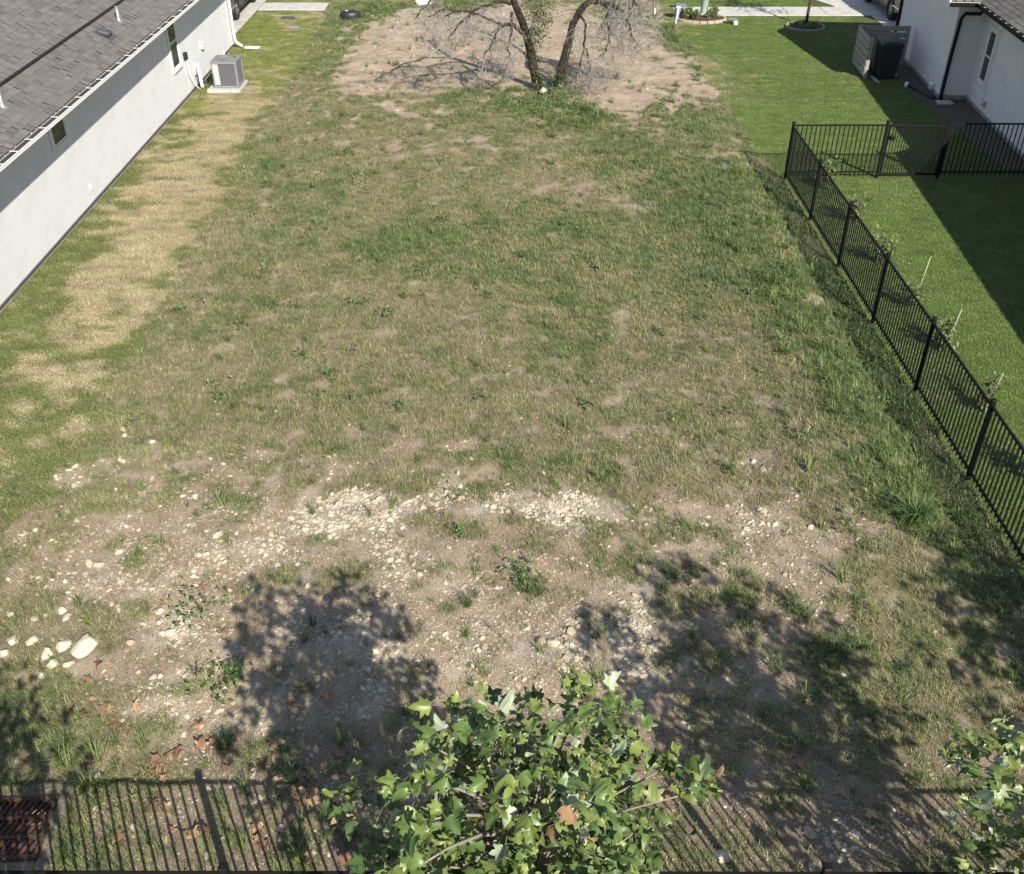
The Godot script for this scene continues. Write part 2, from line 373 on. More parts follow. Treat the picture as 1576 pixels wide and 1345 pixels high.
# ---------------------------------------------------------------- setting
func _ready() -> void:
	rng.seed = 7
	# camera, sky, sun
	var cam := Camera3D.new()
	cam.name = "camera"
	cam.fov = 47.24
	cam.near = 0.1
	cam.far = 2000.0
	add_child(cam)
	cam.position = Vector3(0, 8.4, 0)
	cam.rotation_degrees = Vector3(-35.26, 0, 0)
	var env := Environment.new()
	env.background_mode = Environment.BG_SKY
	var sky_mat := ProceduralSkyMaterial.new()
	sky_mat.sky_top_color = Color(0.47, 0.54, 0.66)
	sky_mat.sky_horizon_color = Color(0.8, 0.81, 0.81)
	sky_mat.sky_curve = 0.14
	sky_mat.ground_bottom_color = Color(0.3, 0.28, 0.22)
	sky_mat.ground_horizon_color = Color(0.6, 0.62, 0.6)
	var sky := Sky.new()
	sky.sky_material = sky_mat
	env.sky = sky
	env.background_energy_multiplier = 0.82
	env.tonemap_mode = Environment.TONE_MAPPER_LINEAR
	env.tonemap_exposure = 1.7
	env.sdfgi_enabled = true
	env.ssao_enabled = true
	env.ssil_enabled = true
	var we := WorldEnvironment.new()
	we.name = "environment"
	we.environment = env
	add_child(we)
	var sun := DirectionalLight3D.new()
	sun.name = "sun"
	sun.light_energy = 1.55
	sun.light_color = Color(1.0, 0.97, 0.92)
	sun.light_angular_distance = 0.5
	sun.shadow_enabled = true
	sun.basis = Basis.looking_at(Vector3(-0.645, -1.0, -1.3))
	add_child(sun)

	n_mid.seed = 11
	n_mid.frequency = 0.55
	n_mid.fractal_octaves = 3
	n_fine.seed = 12
	n_fine.frequency = 3.0
	n_fine.fractal_octaves = 2
	n_wide.seed = 13
	n_wide.frequency = 0.08
	n_wide.fractal_octaves = 2
	f_dry = field(DRY)
	f_grn = field(GRN)
	f_bare = field(BARE)
	f_wht = field(WHT)
	maps.grain = noise_tex(3, 0.03, Color(0.8, 0.8, 0.8), Color(1, 1, 1), 512, 0.7)
	maps.blotch = noise_tex(4, 0.012, Color(0.83, 0.82, 0.81), Color(1, 1, 1), 512, 0.6)
	maps.plaster = noise_tex(14, 0.01, Color(0.945, 0.945, 0.945), Color(1, 1, 1), 256, 0.7)
	maps.rust = noise_tex(5, 0.03, Color(0.14, 0.1, 0.08), Color(0.46, 0.33, 0.25), 256, 0.65)
	maps.bark = noise_tex(6, 0.03, Color(0.1, 0.085, 0.07), Color(0.75, 0.7, 0.63), 256, 0.75)
	maps.wood = noise_tex(7, 0.02, Color(0.7, 0.68, 0.65), Color(1, 0.98, 0.95), 256, 0.7)
	maps.stone = noise_tex(8, 0.02, Color(0.66, 0.61, 0.53), Color(1, 0.99, 0.96), 512, 0.65)
	maps.soil = soil_tex()
	leaf_mats()
	ground()
	paving()
	pale_house()
	far_house()
	fences()
	oak()
	sycamores()
	yard_things()
	street_things()
	drain()
	stones()
	litter()
	grasses()

func soil_tex() -> ImageTexture:
	var n := FastNoiseLite.new()
	n.seed = 21
	n.frequency = 0.04
	n.fractal_octaves = 6
	n.fractal_gain = 0.72
	var g := n.get_seamless_image(1024, 1024)
	g.convert(Image.FORMAT_L8)
	var src := g.get_data()
	for i in src.size():
		src[i] = int(196 + src[i] * 0.22)
	# crumbs and flecks of limestone, each a few millimetres across
	for k in 15000:
		var x := rng.randi_range(0, 1023)
		var y := rng.randi_range(0, 1023)
		var r := rng.randi_range(1, 3) if k > 900 else rng.randi_range(3, 6)
		var v := rng.randi_range(225, 255) if k % 3 else rng.randi_range(150, 195)
		for dy in range(-r, r + 1):
			for dx in range(-r, r + 1):
				if dx * dx + dy * dy * 1.4 <= r * r:
					src[((y + dy) & 1023) * 1024 + ((x + dx) & 1023)] = v
	return ImageTexture.create_from_image(Image.create_from_data(1024, 1024, false, Image.FORMAT_L8, src))

func ground() -> void:
	var xs: Array = [-600.0, -120.0, -40.0, -22.0]
	var zs: Array = [-900.0, -200.0, -90.0, -60.0, -50.0]
	var x := -14.4
	while x < 14.45:
		xs.append(snappedf(x, 0.0001))
		x += 0.12
	xs.append_array([22.0, 40.0, 120.0, 600.0])
	var z := -45.6
	while z < -16.85:
		zs.append(snappedf(z, 0.0001))
		z += 0.16
	z = -16.8
	while z < 2.05:
		zs.append(snappedf(z, 0.0001))
		z += 0.12
	zs.append_array([6.0, 15.0, 60.0, 300.0])
	var v := PackedVector3Array()
	var nn := PackedVector3Array()
	var col := PackedColorArray()
	var uv := PackedVector2Array()
	var uv2 := PackedVector2Array()
	var nx := xs.size()
	for zz in zs:
		for xx in xs:
			var h := height(xx, zz)
			v.append(Vector3(xx, h, zz))
			nn.append(Vector3(h - height(xx + 0.08, zz), 0.08, h - height(xx, zz + 0.08)).normalized())
			var c := ground_color(xx, zz)
			col.append(c)
			uv.append(Vector2(xx, zz) / 1.9)
			uv2.append(Vector2(xx * 0.83 + zz * 0.55, zz * 0.83 - xx * 0.55) / 6.3)
	var idx := PackedInt32Array()
	for j in zs.size() - 1:
		for i in nx - 1:
			var cx: float = (xs[i] + xs[i + 1]) * 0.5
			var cz: float = (zs[j] + zs[j + 1]) * 0.5
			if cx > PIT.position.x and cx < PIT.end.x and cz > PIT.position.y and cz < PIT.end.y:
				continue
			var a := j * nx + i
			idx.append_array(PackedInt32Array([a, a + 1, a + nx, a + 1, a + nx + 1, a + nx]))
	var arr := []
	arr.resize(Mesh.ARRAY_MAX)
	arr[Mesh.ARRAY_VERTEX] = v
	arr[Mesh.ARRAY_NORMAL] = nn
	arr[Mesh.ARRAY_COLOR] = col
	arr[Mesh.ARRAY_TEX_UV] = uv
	arr[Mesh.ARRAY_TEX_UV2] = uv2
	arr[Mesh.ARRAY_INDEX] = idx
	var me := ArrayMesh.new()
	me.add_surface_from_arrays(Mesh.PRIMITIVE_TRIANGLES, arr)
	var m := StandardMaterial3D.new()
	m.resource_name = "soil"
	m.vertex_color_use_as_albedo = true
	m.albedo_texture = maps.soil
	m.roughness = 0.95
	m.metallic_specular = 0.2
	m.heightmap_enabled = true
	m.heightmap_texture = maps.soil
	m.heightmap_scale = 1.6
	m.detail_enabled = true
	m.detail_albedo = maps.blotch
	m.detail_blend_mode = BaseMaterial3D.BLEND_MODE_MUL
	m.detail_uv_layer = BaseMaterial3D.DETAIL_UV_2
	struct("ground", me, m)

const PIT := Rect2(-5.28, -6.0, 0.84, 0.72)

func paving() -> void:
	var m := mat("concrete", lin(0.56, 0.54, 0.5), 0.85, 0.0, "blotch", 0.35, 0.4)
	# the pale house's driveway and the sidewalk that stops at the lot
	struct("driveway", boxm(Vector3(5.2, 0.16, 22.0), 0.012), m, Vector3(-11.98, -0.06, -44.85))
	struct("sidewalk", boxm(Vector3(2.45, 0.16, 1.2), 0.012), m, Vector3(-8.12, -0.055, -39.65))
	struct("sidewalk", boxm(Vector3(7.1, 0.16, 1.35), 0.012), m, Vector3(9.5, -0.055, -38.85))
	struct("driveway", boxm(Vector3(5.0, 0.16, 12.0), 0.012), m, Vector3(15.45, -0.06, -40.0))
	# flare where the second driveway meets the sidewalk
	var st := mb()
	slab(st, Vector3(12.0, 0.03, -39.6), Vector3(13.02, 0.03, -39.6), Vector3(13.02, 0.03, -44.0), Vector3(10.2, 0.03, -44.0), 0.15)
	struct("driveway_apron", done(st), m)
	# joints cut across the slabs
	var groove := mat("joint", lin(0.16, 0.15, 0.135), 0.95)
	for z in [-37.2, -40.2, -43.0]:
		struct("driveway_joint", boxm(Vector3(5.16, 0.006, 0.018)), groove, Vector3(-11.98, 0.022, z))
	for x in [7.2, 8.6, 10.0, 11.4]:
		struct("sidewalk_joint", boxm(Vector3(0.016, 0.006, 1.32)), groove, Vector3(x, 0.027, -38.85))

# ---------------------------------------------------------------- pale house
func shingle_field(parent: Node, o: Vector3, u: Vector3, w: Vector3, nu: int, nw: int, inside: Callable, alone: int, seed_: int) -> void:  # u runs along the eave, w up the slope; both of unit length
	rng.seed = seed_
	var n := u.cross(w).normalized()
	if n.y < 0:
		n = -n
	var tones := [lin(0.128, 0.118, 0.106), lin(0.14, 0.13, 0.118), lin(0.16, 0.149, 0.135), lin(0.113, 0.104, 0.094)]
	var ms: Array = []
	for i in 4:
		ms.append(mat("shingle_%s" % ["dusk", "plain", "light", "dark"][i], tones[i], 0.95, 0.0, "grain", 3.0, 0.25))
	var shapes: Array = []
	for k in 3:
		var wd: float = [0.17, 0.14, 0.22][k]
		var st := mb()
		# a tab that overlaps the course below: thick butt, thin top
		var a := Vector3(-wd / 2, 0.011, 0)
		var b := Vector3(wd / 2, 0.011, 0)
		var c := Vector3(wd / 2, 0.004, 0.17)
		var d := Vector3(-wd / 2, 0.004, 0.17)
		slab(st, a, d, c, b, 0.009)
		shapes.append(done(st))
	var rest := PackedFloat32Array()
	var spots: Array = []
	for j in nw:
		var s: float = R(0, 0.1)
		while s < nu * 0.3:
			var k := rng.randi_range(0, 2)
			var wd: float = [0.17, 0.14, 0.22][k]
			var p := o + u * (s + wd / 2) + w * (j * 0.142) + n * 0.006
			if inside.call(p):
				spots.append([p, k, rng.randi_range(0, 3) if rng.randf() < 0.65 else 1])
			s += wd + 0.006
	spots.sort_custom(func(a, b): return a[0].distance_squared_to(Vector3(0, 8.4, 0)) < b[0].distance_squared_to(Vector3(0, 8.4, 0)))
	var bs := Basis(u, n, w)
	if bs.determinant() < 0:
		bs = Basis(-u, n, w)
	for i in spots.size():
		var lift := Basis(bs.x, R(-0.004, 0.004)) * bs
		if i < alone:
			var t := part("shingle", shapes[spots[i][1]], ms[spots[i][2]], parent)
			t.transform = Transform3D(lift, spots[i][0])
		else:
			put(rest, lift, spots[i][0], Color(tones[spots[i][2]].srgb_to_linear()))
	if rest.size():
		var mm := leafy("shingle_rest", 0.95, Color.BLACK)
		mm.backlight_enabled = false
		many("farther_shingles", shapes[0], mm, rest, parent)

func window(parent: Node, y0: float, y1: float, z0: float, z1: float, x: float, face: float, trim: Material, sash: bool, glassy: Material) -> void:
	var w := Node3D.new()
	w.name = "window"
	parent.add_child(w, true)
	var st := mb()
	var t := 0.09
	var d := 0.035
	var cx := x + face * d / 2
	box(st, Vector3(cx, (y0 + y1) / 2, z0 - t / 2), Vector3(d, y1 - y0 + t * 2, t), Basis.IDENTITY, 0.006)
	box(st, Vector3(cx, (y0 + y1) / 2, z1 + t / 2), Vector3(d, y1 - y0 + t * 2, t), Basis.IDENTITY, 0.006)
	box(st, Vector3(cx, y1 + t / 2, (z0 + z1) / 2), Vector3(d - 0.002, t, z1 - z0), Basis.IDENTITY, 0.006)
	part("casing", done(st), trim, w)
	st = mb()
	box(st, Vector3(x + face * 0.03, y0 - 0.035, (z0 + z1) / 2), Vector3(0.06, 0.07, z1 - z0 - 0.004), Basis.IDENTITY, 0.008)
	part("sill", done(st), trim, w)
	st = mb()
	var f := 0.045
	for zz in [z0 + f / 2, z1 - f / 2]:
		box(st, Vector3(x + face * 0.012, (y0 + y1) / 2, zz), Vector3(0.024, y1 - y0, f))
	for yy in ([y0 + f / 2, y1 - f / 2, (y0 + y1) / 2] if sash else [y0 + f / 2, y1 - f / 2]):
		box(st, Vector3(x + face * 0.013, yy, (z0 + z1) / 2), Vector3(0.026, f, z1 - z0 - 2 * f))
	part("sash", done(st), mat("sash_white", lin(0.74, 0.74, 0.72), 0.5), w)
	var halves := [[y0 + f, (y0 + y1) / 2 - f / 2], [(y0 + y1) / 2 + f / 2, y1 - f]] if sash else [[y0 + f, y1 - f]]
	for hv in halves:
		part("pane", boxm(Vector3(0.008, hv[1] - hv[0], z1 - z0 - 2 * f)), glassy, w, Vector3(x + face * 0.006, (hv[0] + hv[1]) / 2, (z0 + z1) / 2))

func pale_house() -> void:
	var stucco := mat("white_stucco", lin(0.755, 0.76, 0.765), 0.85, 0.0, "plaster", 0.5, 0.1)
	var trim := mat("white_trim", lin(0.76, 0.755, 0.735), 0.5)
	var con := mat("foundation", lin(0.4, 0.37, 0.32), 0.95, 0.0, "blotch", 0.8, 0.5)
	var glassy := mat("dark_glass", lin(0.035, 0.045, 0.035), 0.05)
	var h := thing("white_house", "long white stucco house with grey shingle roof beside the bleached strip of grass", "house", Vector3(-9.02, 0, -33.8))
	# local: x 0 is the wall that faces the lot, z 0 the street end, z grows towards the camera
	part("wall", boxm(Vector3(9.0, 2.75, 30.0)), stucco, h, Vector3(-4.5, 1.475, 15.0))
	part("foundation", boxm(Vector3(8.98, 0.35, 29.98)), con, h, Vector3(-4.5, -0.06, 15.0))
	part("drip_strip", boxm(Vector3(0.03, 0.03, 29.9)), mat("drip_metal", lin(0.1, 0.1, 0.1), 0.6), h, Vector3(0.012, 0.112, 15.0))
	var st := mb()
	box(st, Vector3(-0.1, 1.35, -0.03), Vector3(0.32, 2.5, 0.2), Basis.IDENTITY, 0.01)
	part("corner_pilaster", done(st), mat("pinkish_stone", lin(0.62, 0.56, 0.5), 0.9, 0.0, "stone", 1.2, 0.5), h)
	# roof: eave 0.6 out from the wall
	var s := 0.5
	var roof := Node3D.new()
	roof.name = "roof"
	h.add_child(roof)
	st = mb()
	slab(st, Vector3(0.52, 2.62, -0.5), Vector3(-4.6, 2.62 + s * 5.12, -0.5), Vector3(-4.6, 2.62 + s * 5.12, 30.4), Vector3(0.52, 2.62, 30.4), 0.14)
	slab(st, Vector3(-9.7, 2.62, -0.5), Vector3(-9.7, 2.62, 30.4), Vector3(-4.6, 2.62 + s * 5.1, 30.4), Vector3(-4.6, 2.62 + s * 5.1, -0.5), 0.14)
	part("roof_deck", done(st), mat("roof_deck", lin(0.15, 0.14, 0.13), 0.95), roof)
	for zz in [0.06, 29.9]:
		st = mb()
		tri(st, Vector3(0, 2.84, zz), Vector3(-4.6, 4.95, zz), Vector3(-9.1, 2.84, zz))
		part("gable_wall", done(st), stucco, h)
	var up := Vector3(-1, s, 0).normalized()
	shingle_field(roof, Vector3(0.56, 2.625, 2.0), Vector3(0, 0, 1), up, 61, 24, func(p): return true, 300, 31)
	# soffit, fascia and the open white gutter with its straps
	part("soffit", boxm(Vector3(0.5, 0.02, 30.6)), trim, h, Vector3(0.25, 2.49, 14.95))
	part("fascia", boxm(Vector3(0.03, 0.1, 30.7)), trim, h, Vector3(0.515, 2.55, 14.95))
	var g := Node3D.new()
	g.name = "gutter"
	h.add_child(g)
	st = mb()
	prism(st, PackedVector2Array([Vector2(0, 0), Vector2(30.9, 0), Vector2(30.9, 0.006), Vector2(0, 0.006)]), 0.535, 0.69)
	box(st, Vector3(0.69, 0.03, 15.45), Vector3(0.012, 0.06, 30.9))
	box(st, Vector3(0.695, 0.064, 15.45), Vector3(0.022, 0.012, 30.9), Basis.IDENTITY, 0.004)
	box(st, Vector3(0.61, 0.03, 0.0), Vector3(0.14, 0.056, 0.006))
	var tr := part("trough", done(st), mat("gutter_white", lin(0.82, 0.82, 0.81), 0.35), g)
	tr.position = Vector3(0, 2.535, -0.5)
	for k in 40:
		part("strap", boxm(Vector3(0.15, 0.006, 0.025)), trim, g, Vector3(0.615, 2.597, 0.15 + k * 0.61))
	part("leaf_litter", boxm(Vector3(0.14, 0.03, 30.6)), mat("gutter_litter", lin(0.055, 0.045, 0.04), 1.0, 0.0, "blotch", 2.0, 1.0), g, Vector3(0.608, 2.557, 14.9))
	# roof fittings
	var metal := mat("galvanised", lin(0.32, 0.32, 0.31), 0.45, 0.6)
	# a second roof tier overlaps this one a hand higher; its dark drip edge runs the length of the house
	var upper := Node3D.new()
	upper.name = "upper_roof"
	h.add_child(upper)
	st = mb()
	slab(st, Vector3(-0.34, 3.15, 1.5), Vector3(-4.0, 3.15 + s * 3.66, 1.5), Vector3(-4.0, 3.15 + s * 3.66, 30.4), Vector3(-0.34, 3.15, 30.4), 0.03)
	part("roof_deck", done(st), mat("roof_deck", Color.WHITE), upper)
	shingle_field(upper, Vector3(-0.31, 3.152, 2.0), Vector3(0, 0, 1), up, 61, 22, func(p): return true, 200, 35)
	part("drip_edge", boxm(Vector3(0.03, 0.035, 28.9), 0.006), mat("dark_eave", lin(0.025, 0.022, 0.02), 0.6), upper, Vector3(-0.315, 3.132, 15.95))
	for pz in [15.86, 9.4]:
		var pipe := Node3D.new()
		pipe.name = "vent_pipe"
		h.add_child(pipe, true)
		pipe.position = Vector3(-0.06, 2.9, pz)
		st = mb(true)
		lathe(st, [[0.12, -0.05], [0.11, 0.0], [0.055, 0.07], [0.042, 0.1], [0.042, 0.34], [0.033, 0.34], [0.033, 0.28]], 14)
		part("flashing", done(st), metal, pipe)
	st = mb()
	box(st, Vector3(0, 0.05, 0), Vector3(0.26, 0.09, 0.3), Basis(Vector3(0, 0, 1), -0.3), 0.03)
	box(st, Vector3(0, 0.0, 0), Vector3(0.4, 0.012, 0.44), Basis(Vector3(0, 0, 1), -0.46))
	part("box_vent", done(st), mat("vent_grey", lin(0.1, 0.1, 0.105), 0.5, 0.3), h, Vector3(0.02, 2.91, 10.6))
	# windows; one sits in the sun, the high one in the eave's shade
	window(h, 1.0, 2.3, 5.75, 6.42, 0.0, 1.0, trim, true, glassy)
	window(h, 1.68, 2.24, 13.75, 14.45, 0.0, 1.0, trim, false, glassy)
	# fittings on the wall
	var dark := mat("black_plastic", lin(0.02, 0.02, 0.022), 0.5)
	var white_plastic := mat("white_plastic", lin(0.78, 0.78, 0.76), 0.4)
	part("outlet_box", boxm(Vector3(0.1, 0.2, 0.13), 0.015), dark, h, Vector3(0.05, 1.1, 5.35))
	part("conduit", tubem([Vector3(0.05, 1.0, 5.35), Vector3(0.05, 0.6, 5.3), Vector3(0.09, 0.2, 5.0), Vector3(0.2, 0.02, 4.85)], 0.018, 0.018), white_plastic, h)
	part("line_set_cover", boxm(Vector3(0.08, 0.1, 0.75), 0.015), white_plastic, h, Vector3(0.14, 0.38, 4.65)).rotation = Vector3(0.75, 0.35, 0)
	part("dryer_vent", boxm(Vector3(0.09, 0.2, 0.18), 0.02), mat("vent_white", lin(0.62, 0.62, 0.6), 0.5), h, Vector3(0.045, 0.95, 3.6))
	part("weep_cover", boxm(Vector3(0.03, 0.13, 0.09), 0.012), white_plastic, h, Vector3(0.015, 0.42, 13.25))
	part("drain_stub", tubem([Vector3(0.06, 0.3, 1.55), Vector3(0.06, 0.0, 1.55)], 0.02, 0.02), white_plastic, h)
	var ds := Node3D.new()
	ds.name = "downspout"
	h.add_child(ds)
	part("pipe", tubem([Vector3(0.58, 2.5, 0.12), Vector3(0.5, 2.35, 0.12), Vector3(0.12, 2.15, 0.14), Vector3(0.09, 2.0, 0.14), Vector3(0.09, 0.35, 0.14), Vector3(0.12, 0.2, 0.14), Vector3(0.32, 0.07, 0.16)], 0.045, 0.045, 8), white_plastic, ds)
	part("strap", boxm(Vector3(0.14, 0.05, 0.2)), dark, ds, Vector3(-0.1, 0.95, 0.1))
	st = mb()
	box(st, Vector3(0.62, 0.035, 0.16), Vector3(0.5, 0.05, 0.2), Basis(Vector3(0, 1, 0), -0.1), 0.015)
	var sb := part("splash_block", done(st), mat("splash_white", lin(0.7, 0.69, 0.66), 0.8))
	sb.position = Vector3(-9.02, 0, -33.8)
	tag(sb, "white splash block lying under the downspout of the white house", "splash block")
	air_conditioner()

func air_conditioner() -> void:
	var t := thing("air_conditioner", "grey air conditioner condenser on a concrete pad by the white wall", "air conditioner", Vector3(-8.12, 0.085, -29.35))
	var steel := mat("condenser_grey", lin(0.24, 0.25, 0.265), 0.45, 0.2)
	var dark := mat("condenser_core", lin(0.24, 0.24, 0.24), 0.7)
	part("core", boxm(Vector3(0.62, 0.66, 0.66)), dark, t, Vector3(0, 0.35, 0))
	part("base_pan", boxm(Vector3(0.72, 0.06, 0.76), 0.015), steel, t, Vector3(0, 0.03, 0))
	for sx in [-1, 1]:
		for sz in [-1, 1]:
			part("corner_post", boxm(Vector3(0.08, 0.66, 0.08), 0.025), steel, t, Vector3(sx * 0.32, 0.38, sz * 0.34))
	for k in 22:
		var y := 0.09 + k * 0.028
		part("louver", boxm(Vector3(0.56, 0.008, 0.02)), steel, t, Vector3(0.0, y, 0.357))
		part("louver", boxm(Vector3(0.02, 0.008, 0.6)), steel, t, Vector3(0.337, y, 0))
	for k in 9:
		part("guard_wire", boxm(Vector3(0.006, 0.62, 0.006)), steel, t, Vector3(-0.26 + k * 0.065, 0.38, 0.37))
	part("service_panel", boxm(Vector3(0.18, 0.62, 0.02), 0.006), mat("panel_light", lin(0.42, 0.43, 0.44), 0.5), t, Vector3(-0.25, 0.39, 0.366))
	part("rating_plate", boxm(Vector3(0.07, 0.22, 0.004)), mat("plate_white", lin(0.8, 0.8, 0.8), 0.5), t, Vector3(-0.27, 0.52, 0.379))
	var st := mb(false)
	# lid with a round opening
	for k in 24:
		var a := TAU * k / 24.0
		var b := TAU * (k + 1) / 24.0
		var e := func(q: float) -> Vector3:
			var m: float = maxf(absf(cos(q)) / 0.37, absf(sin(q)) / 0.39)
			return Vector3(cos(q) / m, 0.72, sin(q) / m)
		var ia := Vector3(cos(a) * 0.29, 0.735, sin(a) * 0.29)
		var ib := Vector3(cos(b) * 0.29, 0.735, sin(b) * 0.29)
		var oa: Vector3 = e.call(a)
		var ob: Vector3 = e.call(b)
		quad(st, oa, ia, ib, ob)
		quad(st, oa - Vector3(0, 0.06, 0), oa, ob, ob - Vector3(0, 0.06, 0))
		quad(st, ia, ia - Vector3(0, 0.1, 0), ib - Vector3(0, 0.1, 0), ib)
	part("lid", done(st), steel, t)
	var fan := Node3D.new()
	fan.name = "fan"
	t.add_child(fan)
	part("hub", tubem([Vector3(0, 0.66, 0), Vector3(0, 0.71, 0)], 0.06, 0.05, 12), steel, fan)
	for k in 4:
		var bl := part("blade", boxm(Vector3(0.2, 0.008, 0.11), 0.002), steel, fan, Vector3(cos(TAU * k / 4) * 0.15, 0.685, -sin(TAU * k / 4) * 0.15))
		bl.rotation = Vector3(0.4, TAU * k / 4, 0)
	for k in 4:
		var ring := mb()
		var r := 0.08 + k * 0.065
		var pts: Array = []
		for i in 25:
			pts.append(Vector3(cos(TAU * i / 24.0) * r, 0.742, sin(TAU * i / 24.0) * r))
		tube(ring, pts, 0.004, 0.004, 4, false)
		part("guard_ring", done(ring), steel, t)
	var pad := part("equipment_pad", boxm(Vector3(0.95, 0.1, 1.05), 0.02), mat("pad_concrete", lin(0.52, 0.51, 0.48), 0.9, 0.0, "blotch", 0.9, 0.4), self, Vector3(-8.18, 0.035, -29.3))
	tag(pad, "square concrete pad under the grey air conditioner", "concrete pad")
	var hose := part("refrigerant_lines", tubem([Vector3(-8.5, 0.25, -29.2), Vector3(-8.65, 0.16, -29.15), Vector3(-8.8, 0.22, -29.1), Vector3(-8.98, 0.42, -29.1)], 0.03, 0.025), mat("black_foam", lin(0.02, 0.02, 0.02), 0.9))
	tag(hose, "black insulated pipe bent between the air conditioner and the wall", "pipe")

# ---------------------------------------------------------------- house in shade
func far_house() -> void:
	var stucco := mat("grey_stucco", lin(0.755, 0.755, 0.75), 0.88, 0.0, "plaster", 0.5, 0.15)
	var trim := mat("white_trim", lin(0.76, 0.755, 0.735), 0.5)
	var black := mat("black_metal", lin(0.01, 0.01, 0.011), 0.55)
	black.metallic_specular = 0.25
	var con := mat("foundation_grey", lin(0.38, 0.36, 0.33), 0.95, 0.0, "blotch", 0.8, 0.5)
	var h := thing("shaded_house", "pale stucco house in its own shade with black gutters and brown shingles", "house", Vector3(11.87, 0, -28.2), -0.08)
	# local: the gabled bay's wall at x 0 ends at z 0; the long wall runs on at x 0.75 towards the camera
	var st := mb()
	prism(st, PackedVector2Array([Vector2(0, 0.12), Vector2(-5.3, 0.12), Vector2(-5.3, 2.62), Vector2(-2.6, 3.8), Vector2(0, 2.62)]), 0.0, 9.0)
	part("gabled_wall", done(st), stucco, h)
	part("wall", boxm(Vector3(10.0, 2.5, 24.0)), stucco, h, Vector3(5.75, 1.37, 12.003))
	part("foundation", boxm(Vector3(8.9, 0.4, 5.28)), con, h, Vector3(4.46, -0.08, -2.65))
	part("foundation", boxm(Vector3(9.9, 0.4, 24.0)), con, h, Vector3(5.71, -0.08, 12.0))
	var roof := Node3D.new()
	roof.name = "roof"
	h.add_child(roof)
	st = mb()
	var ys := 0.435
	var e := 2.66
	var ry := e + 3.1 * ys
	slab(st, Vector3(-0.42, e, 0.55), Vector3(0.3, e, 0.55), Vector3(3.4, ry, -2.55), Vector3(-0.42, ry, -2.55), 0.12)
	slab(st, Vector3(-0.42, ry, -2.55), Vector3(9.0, ry, -2.55), Vector3(9.0, e, -5.65), Vector3(-0.42, e, -5.65), 0.12)
	slab(st, Vector3(-0.5, e - 0.8 * ys, 7.4), Vector3(-0.5, e - 0.8 * ys, 24.5), Vector3(0.31, e + 0.004, 24.5), Vector3(0.31, e + 0.004, 7.4), 0.12)
	slab(st, Vector3(0.3, e, 0.55), Vector3(0.3, e, 24.5), Vector3(5.9, e + 5.6 * ys, 24.5), Vector3(5.9, e + 5.6 * ys, -2.55), 0.12)
	slab(st, Vector3(11.5, e, 24.5), Vector3(11.5, e, -2.55), Vector3(5.9, e + 5.6 * ys, -2.55), Vector3(5.9, e + 5.6 * ys, 24.5), 0.12)
	part("roof_deck", done(st), mat("brown_deck", lin(0.12, 0.1, 0.085), 0.95), roof)
	shingle_field(roof, Vector3(0.27, e + 0.002, 0.6), Vector3(0, 0, 1), Vector3(1, ys, 0).normalized(), 16, 9, func(p): return true, 120, 32)
	shingle_field(roof, Vector3(-0.42, e + 0.002, 0.58), Vector3(1, 0, 0), Vector3(0, ys, -1).normalized(), 4, 9, func(p): return p.x < 0.25 + (0.55 - p.z), 40, 33)
	part("soffit", boxm(Vector3(0.42, 0.02, 24.4)), trim, h, Vector3(0.53, e - 0.12, 12.6))
	part("soffit", boxm(Vector3(0.72, 0.02, 0.52)), trim, h, Vector3(-0.06, e - 0.121, 0.27))
	part("rake_board", boxm(Vector3(0.04, 0.16, 3.4)), trim, h, Vector3(-0.44, e + 0.58, -1.0)).rotation.x = atan(ys)
	part("rake_board", boxm(Vector3(0.04, 0.16, 3.4)), trim, h, Vector3(-0.44, e + 0.58, -4.1)).rotation.x = -atan(ys)
	var g := Node3D.new()
	g.name = "gutter"
	h.add_child(g)
	part("trough", boxm(Vector3(0.1, 0.11, 24.0), 0.012), black, g, Vector3(0.25, e - 0.06, 12.5))
	part("trough", boxm(Vector3(0.74, 0.11, 0.1), 0.012), black, g, Vector3(-0.07, e - 0.06, 0.6))
	part("lip", boxm(Vector3(0.74, 0.012, 0.03)), mat("bright_lip", lin(0.7, 0.7, 0.68), 0.3, 0.4), g, Vector3(-0.07, e + 0.002, 0.64))
	for k in 14:
		part("strap", boxm(Vector3(0.09, 0.006, 0.04)), mat("bright_lip", Color.WHITE), g, Vector3(0.25, e + 0.0, 0.75 + k * 0.42))
	var d := Node3D.new()
	d.name = "downspout"
	h.add_child(d)
	part("pipe", tubem([Vector3(0.42, 2.52, 0.62), Vector3(0.4, 2.36, 0.5), Vector3(0.16, 2.28, 0.1), Vector3(0.09, 2.15, 0.06), Vector3(0.06, 1.2, 0.06), Vector3(0.05, 0.12, 0.07), Vector3(0.04, 0.05, 0.16)], 0.045, 0.045, 8), black, d)
	var d2 := Node3D.new()
	d2.name = "downspout"
	h.add_child(d2, true)
	part("pipe", tubem([Vector3(-0.05, 2.7, -5.33), Vector3(-0.05, 0.4, -5.33), Vector3(-0.12, 0.2, -5.36), Vector3(-0.42, 0.05, -5.45)], 0.05, 0.05, 8), black, d2)
	window(h, 0.75, 2.03, 0.62, 1.12, 0.75, -1.0, trim, true, mat("shade_glass", lin(0.02, 0.022, 0.026), 0.06))
	# the light strip of trim set round that window
	st = mb()
	for zz in [0.42, 1.32]:
		box(st, Vector3(0.738, 1.36, zz), Vector3(0.026, 1.82, 0.05))
	for yy in [0.44, 2.28]:
		box(st, Vector3(0.7385, yy, 0.87), Vector3(0.025, 0.05, 0.85))
	part("window_surround", done(st), trim, h)
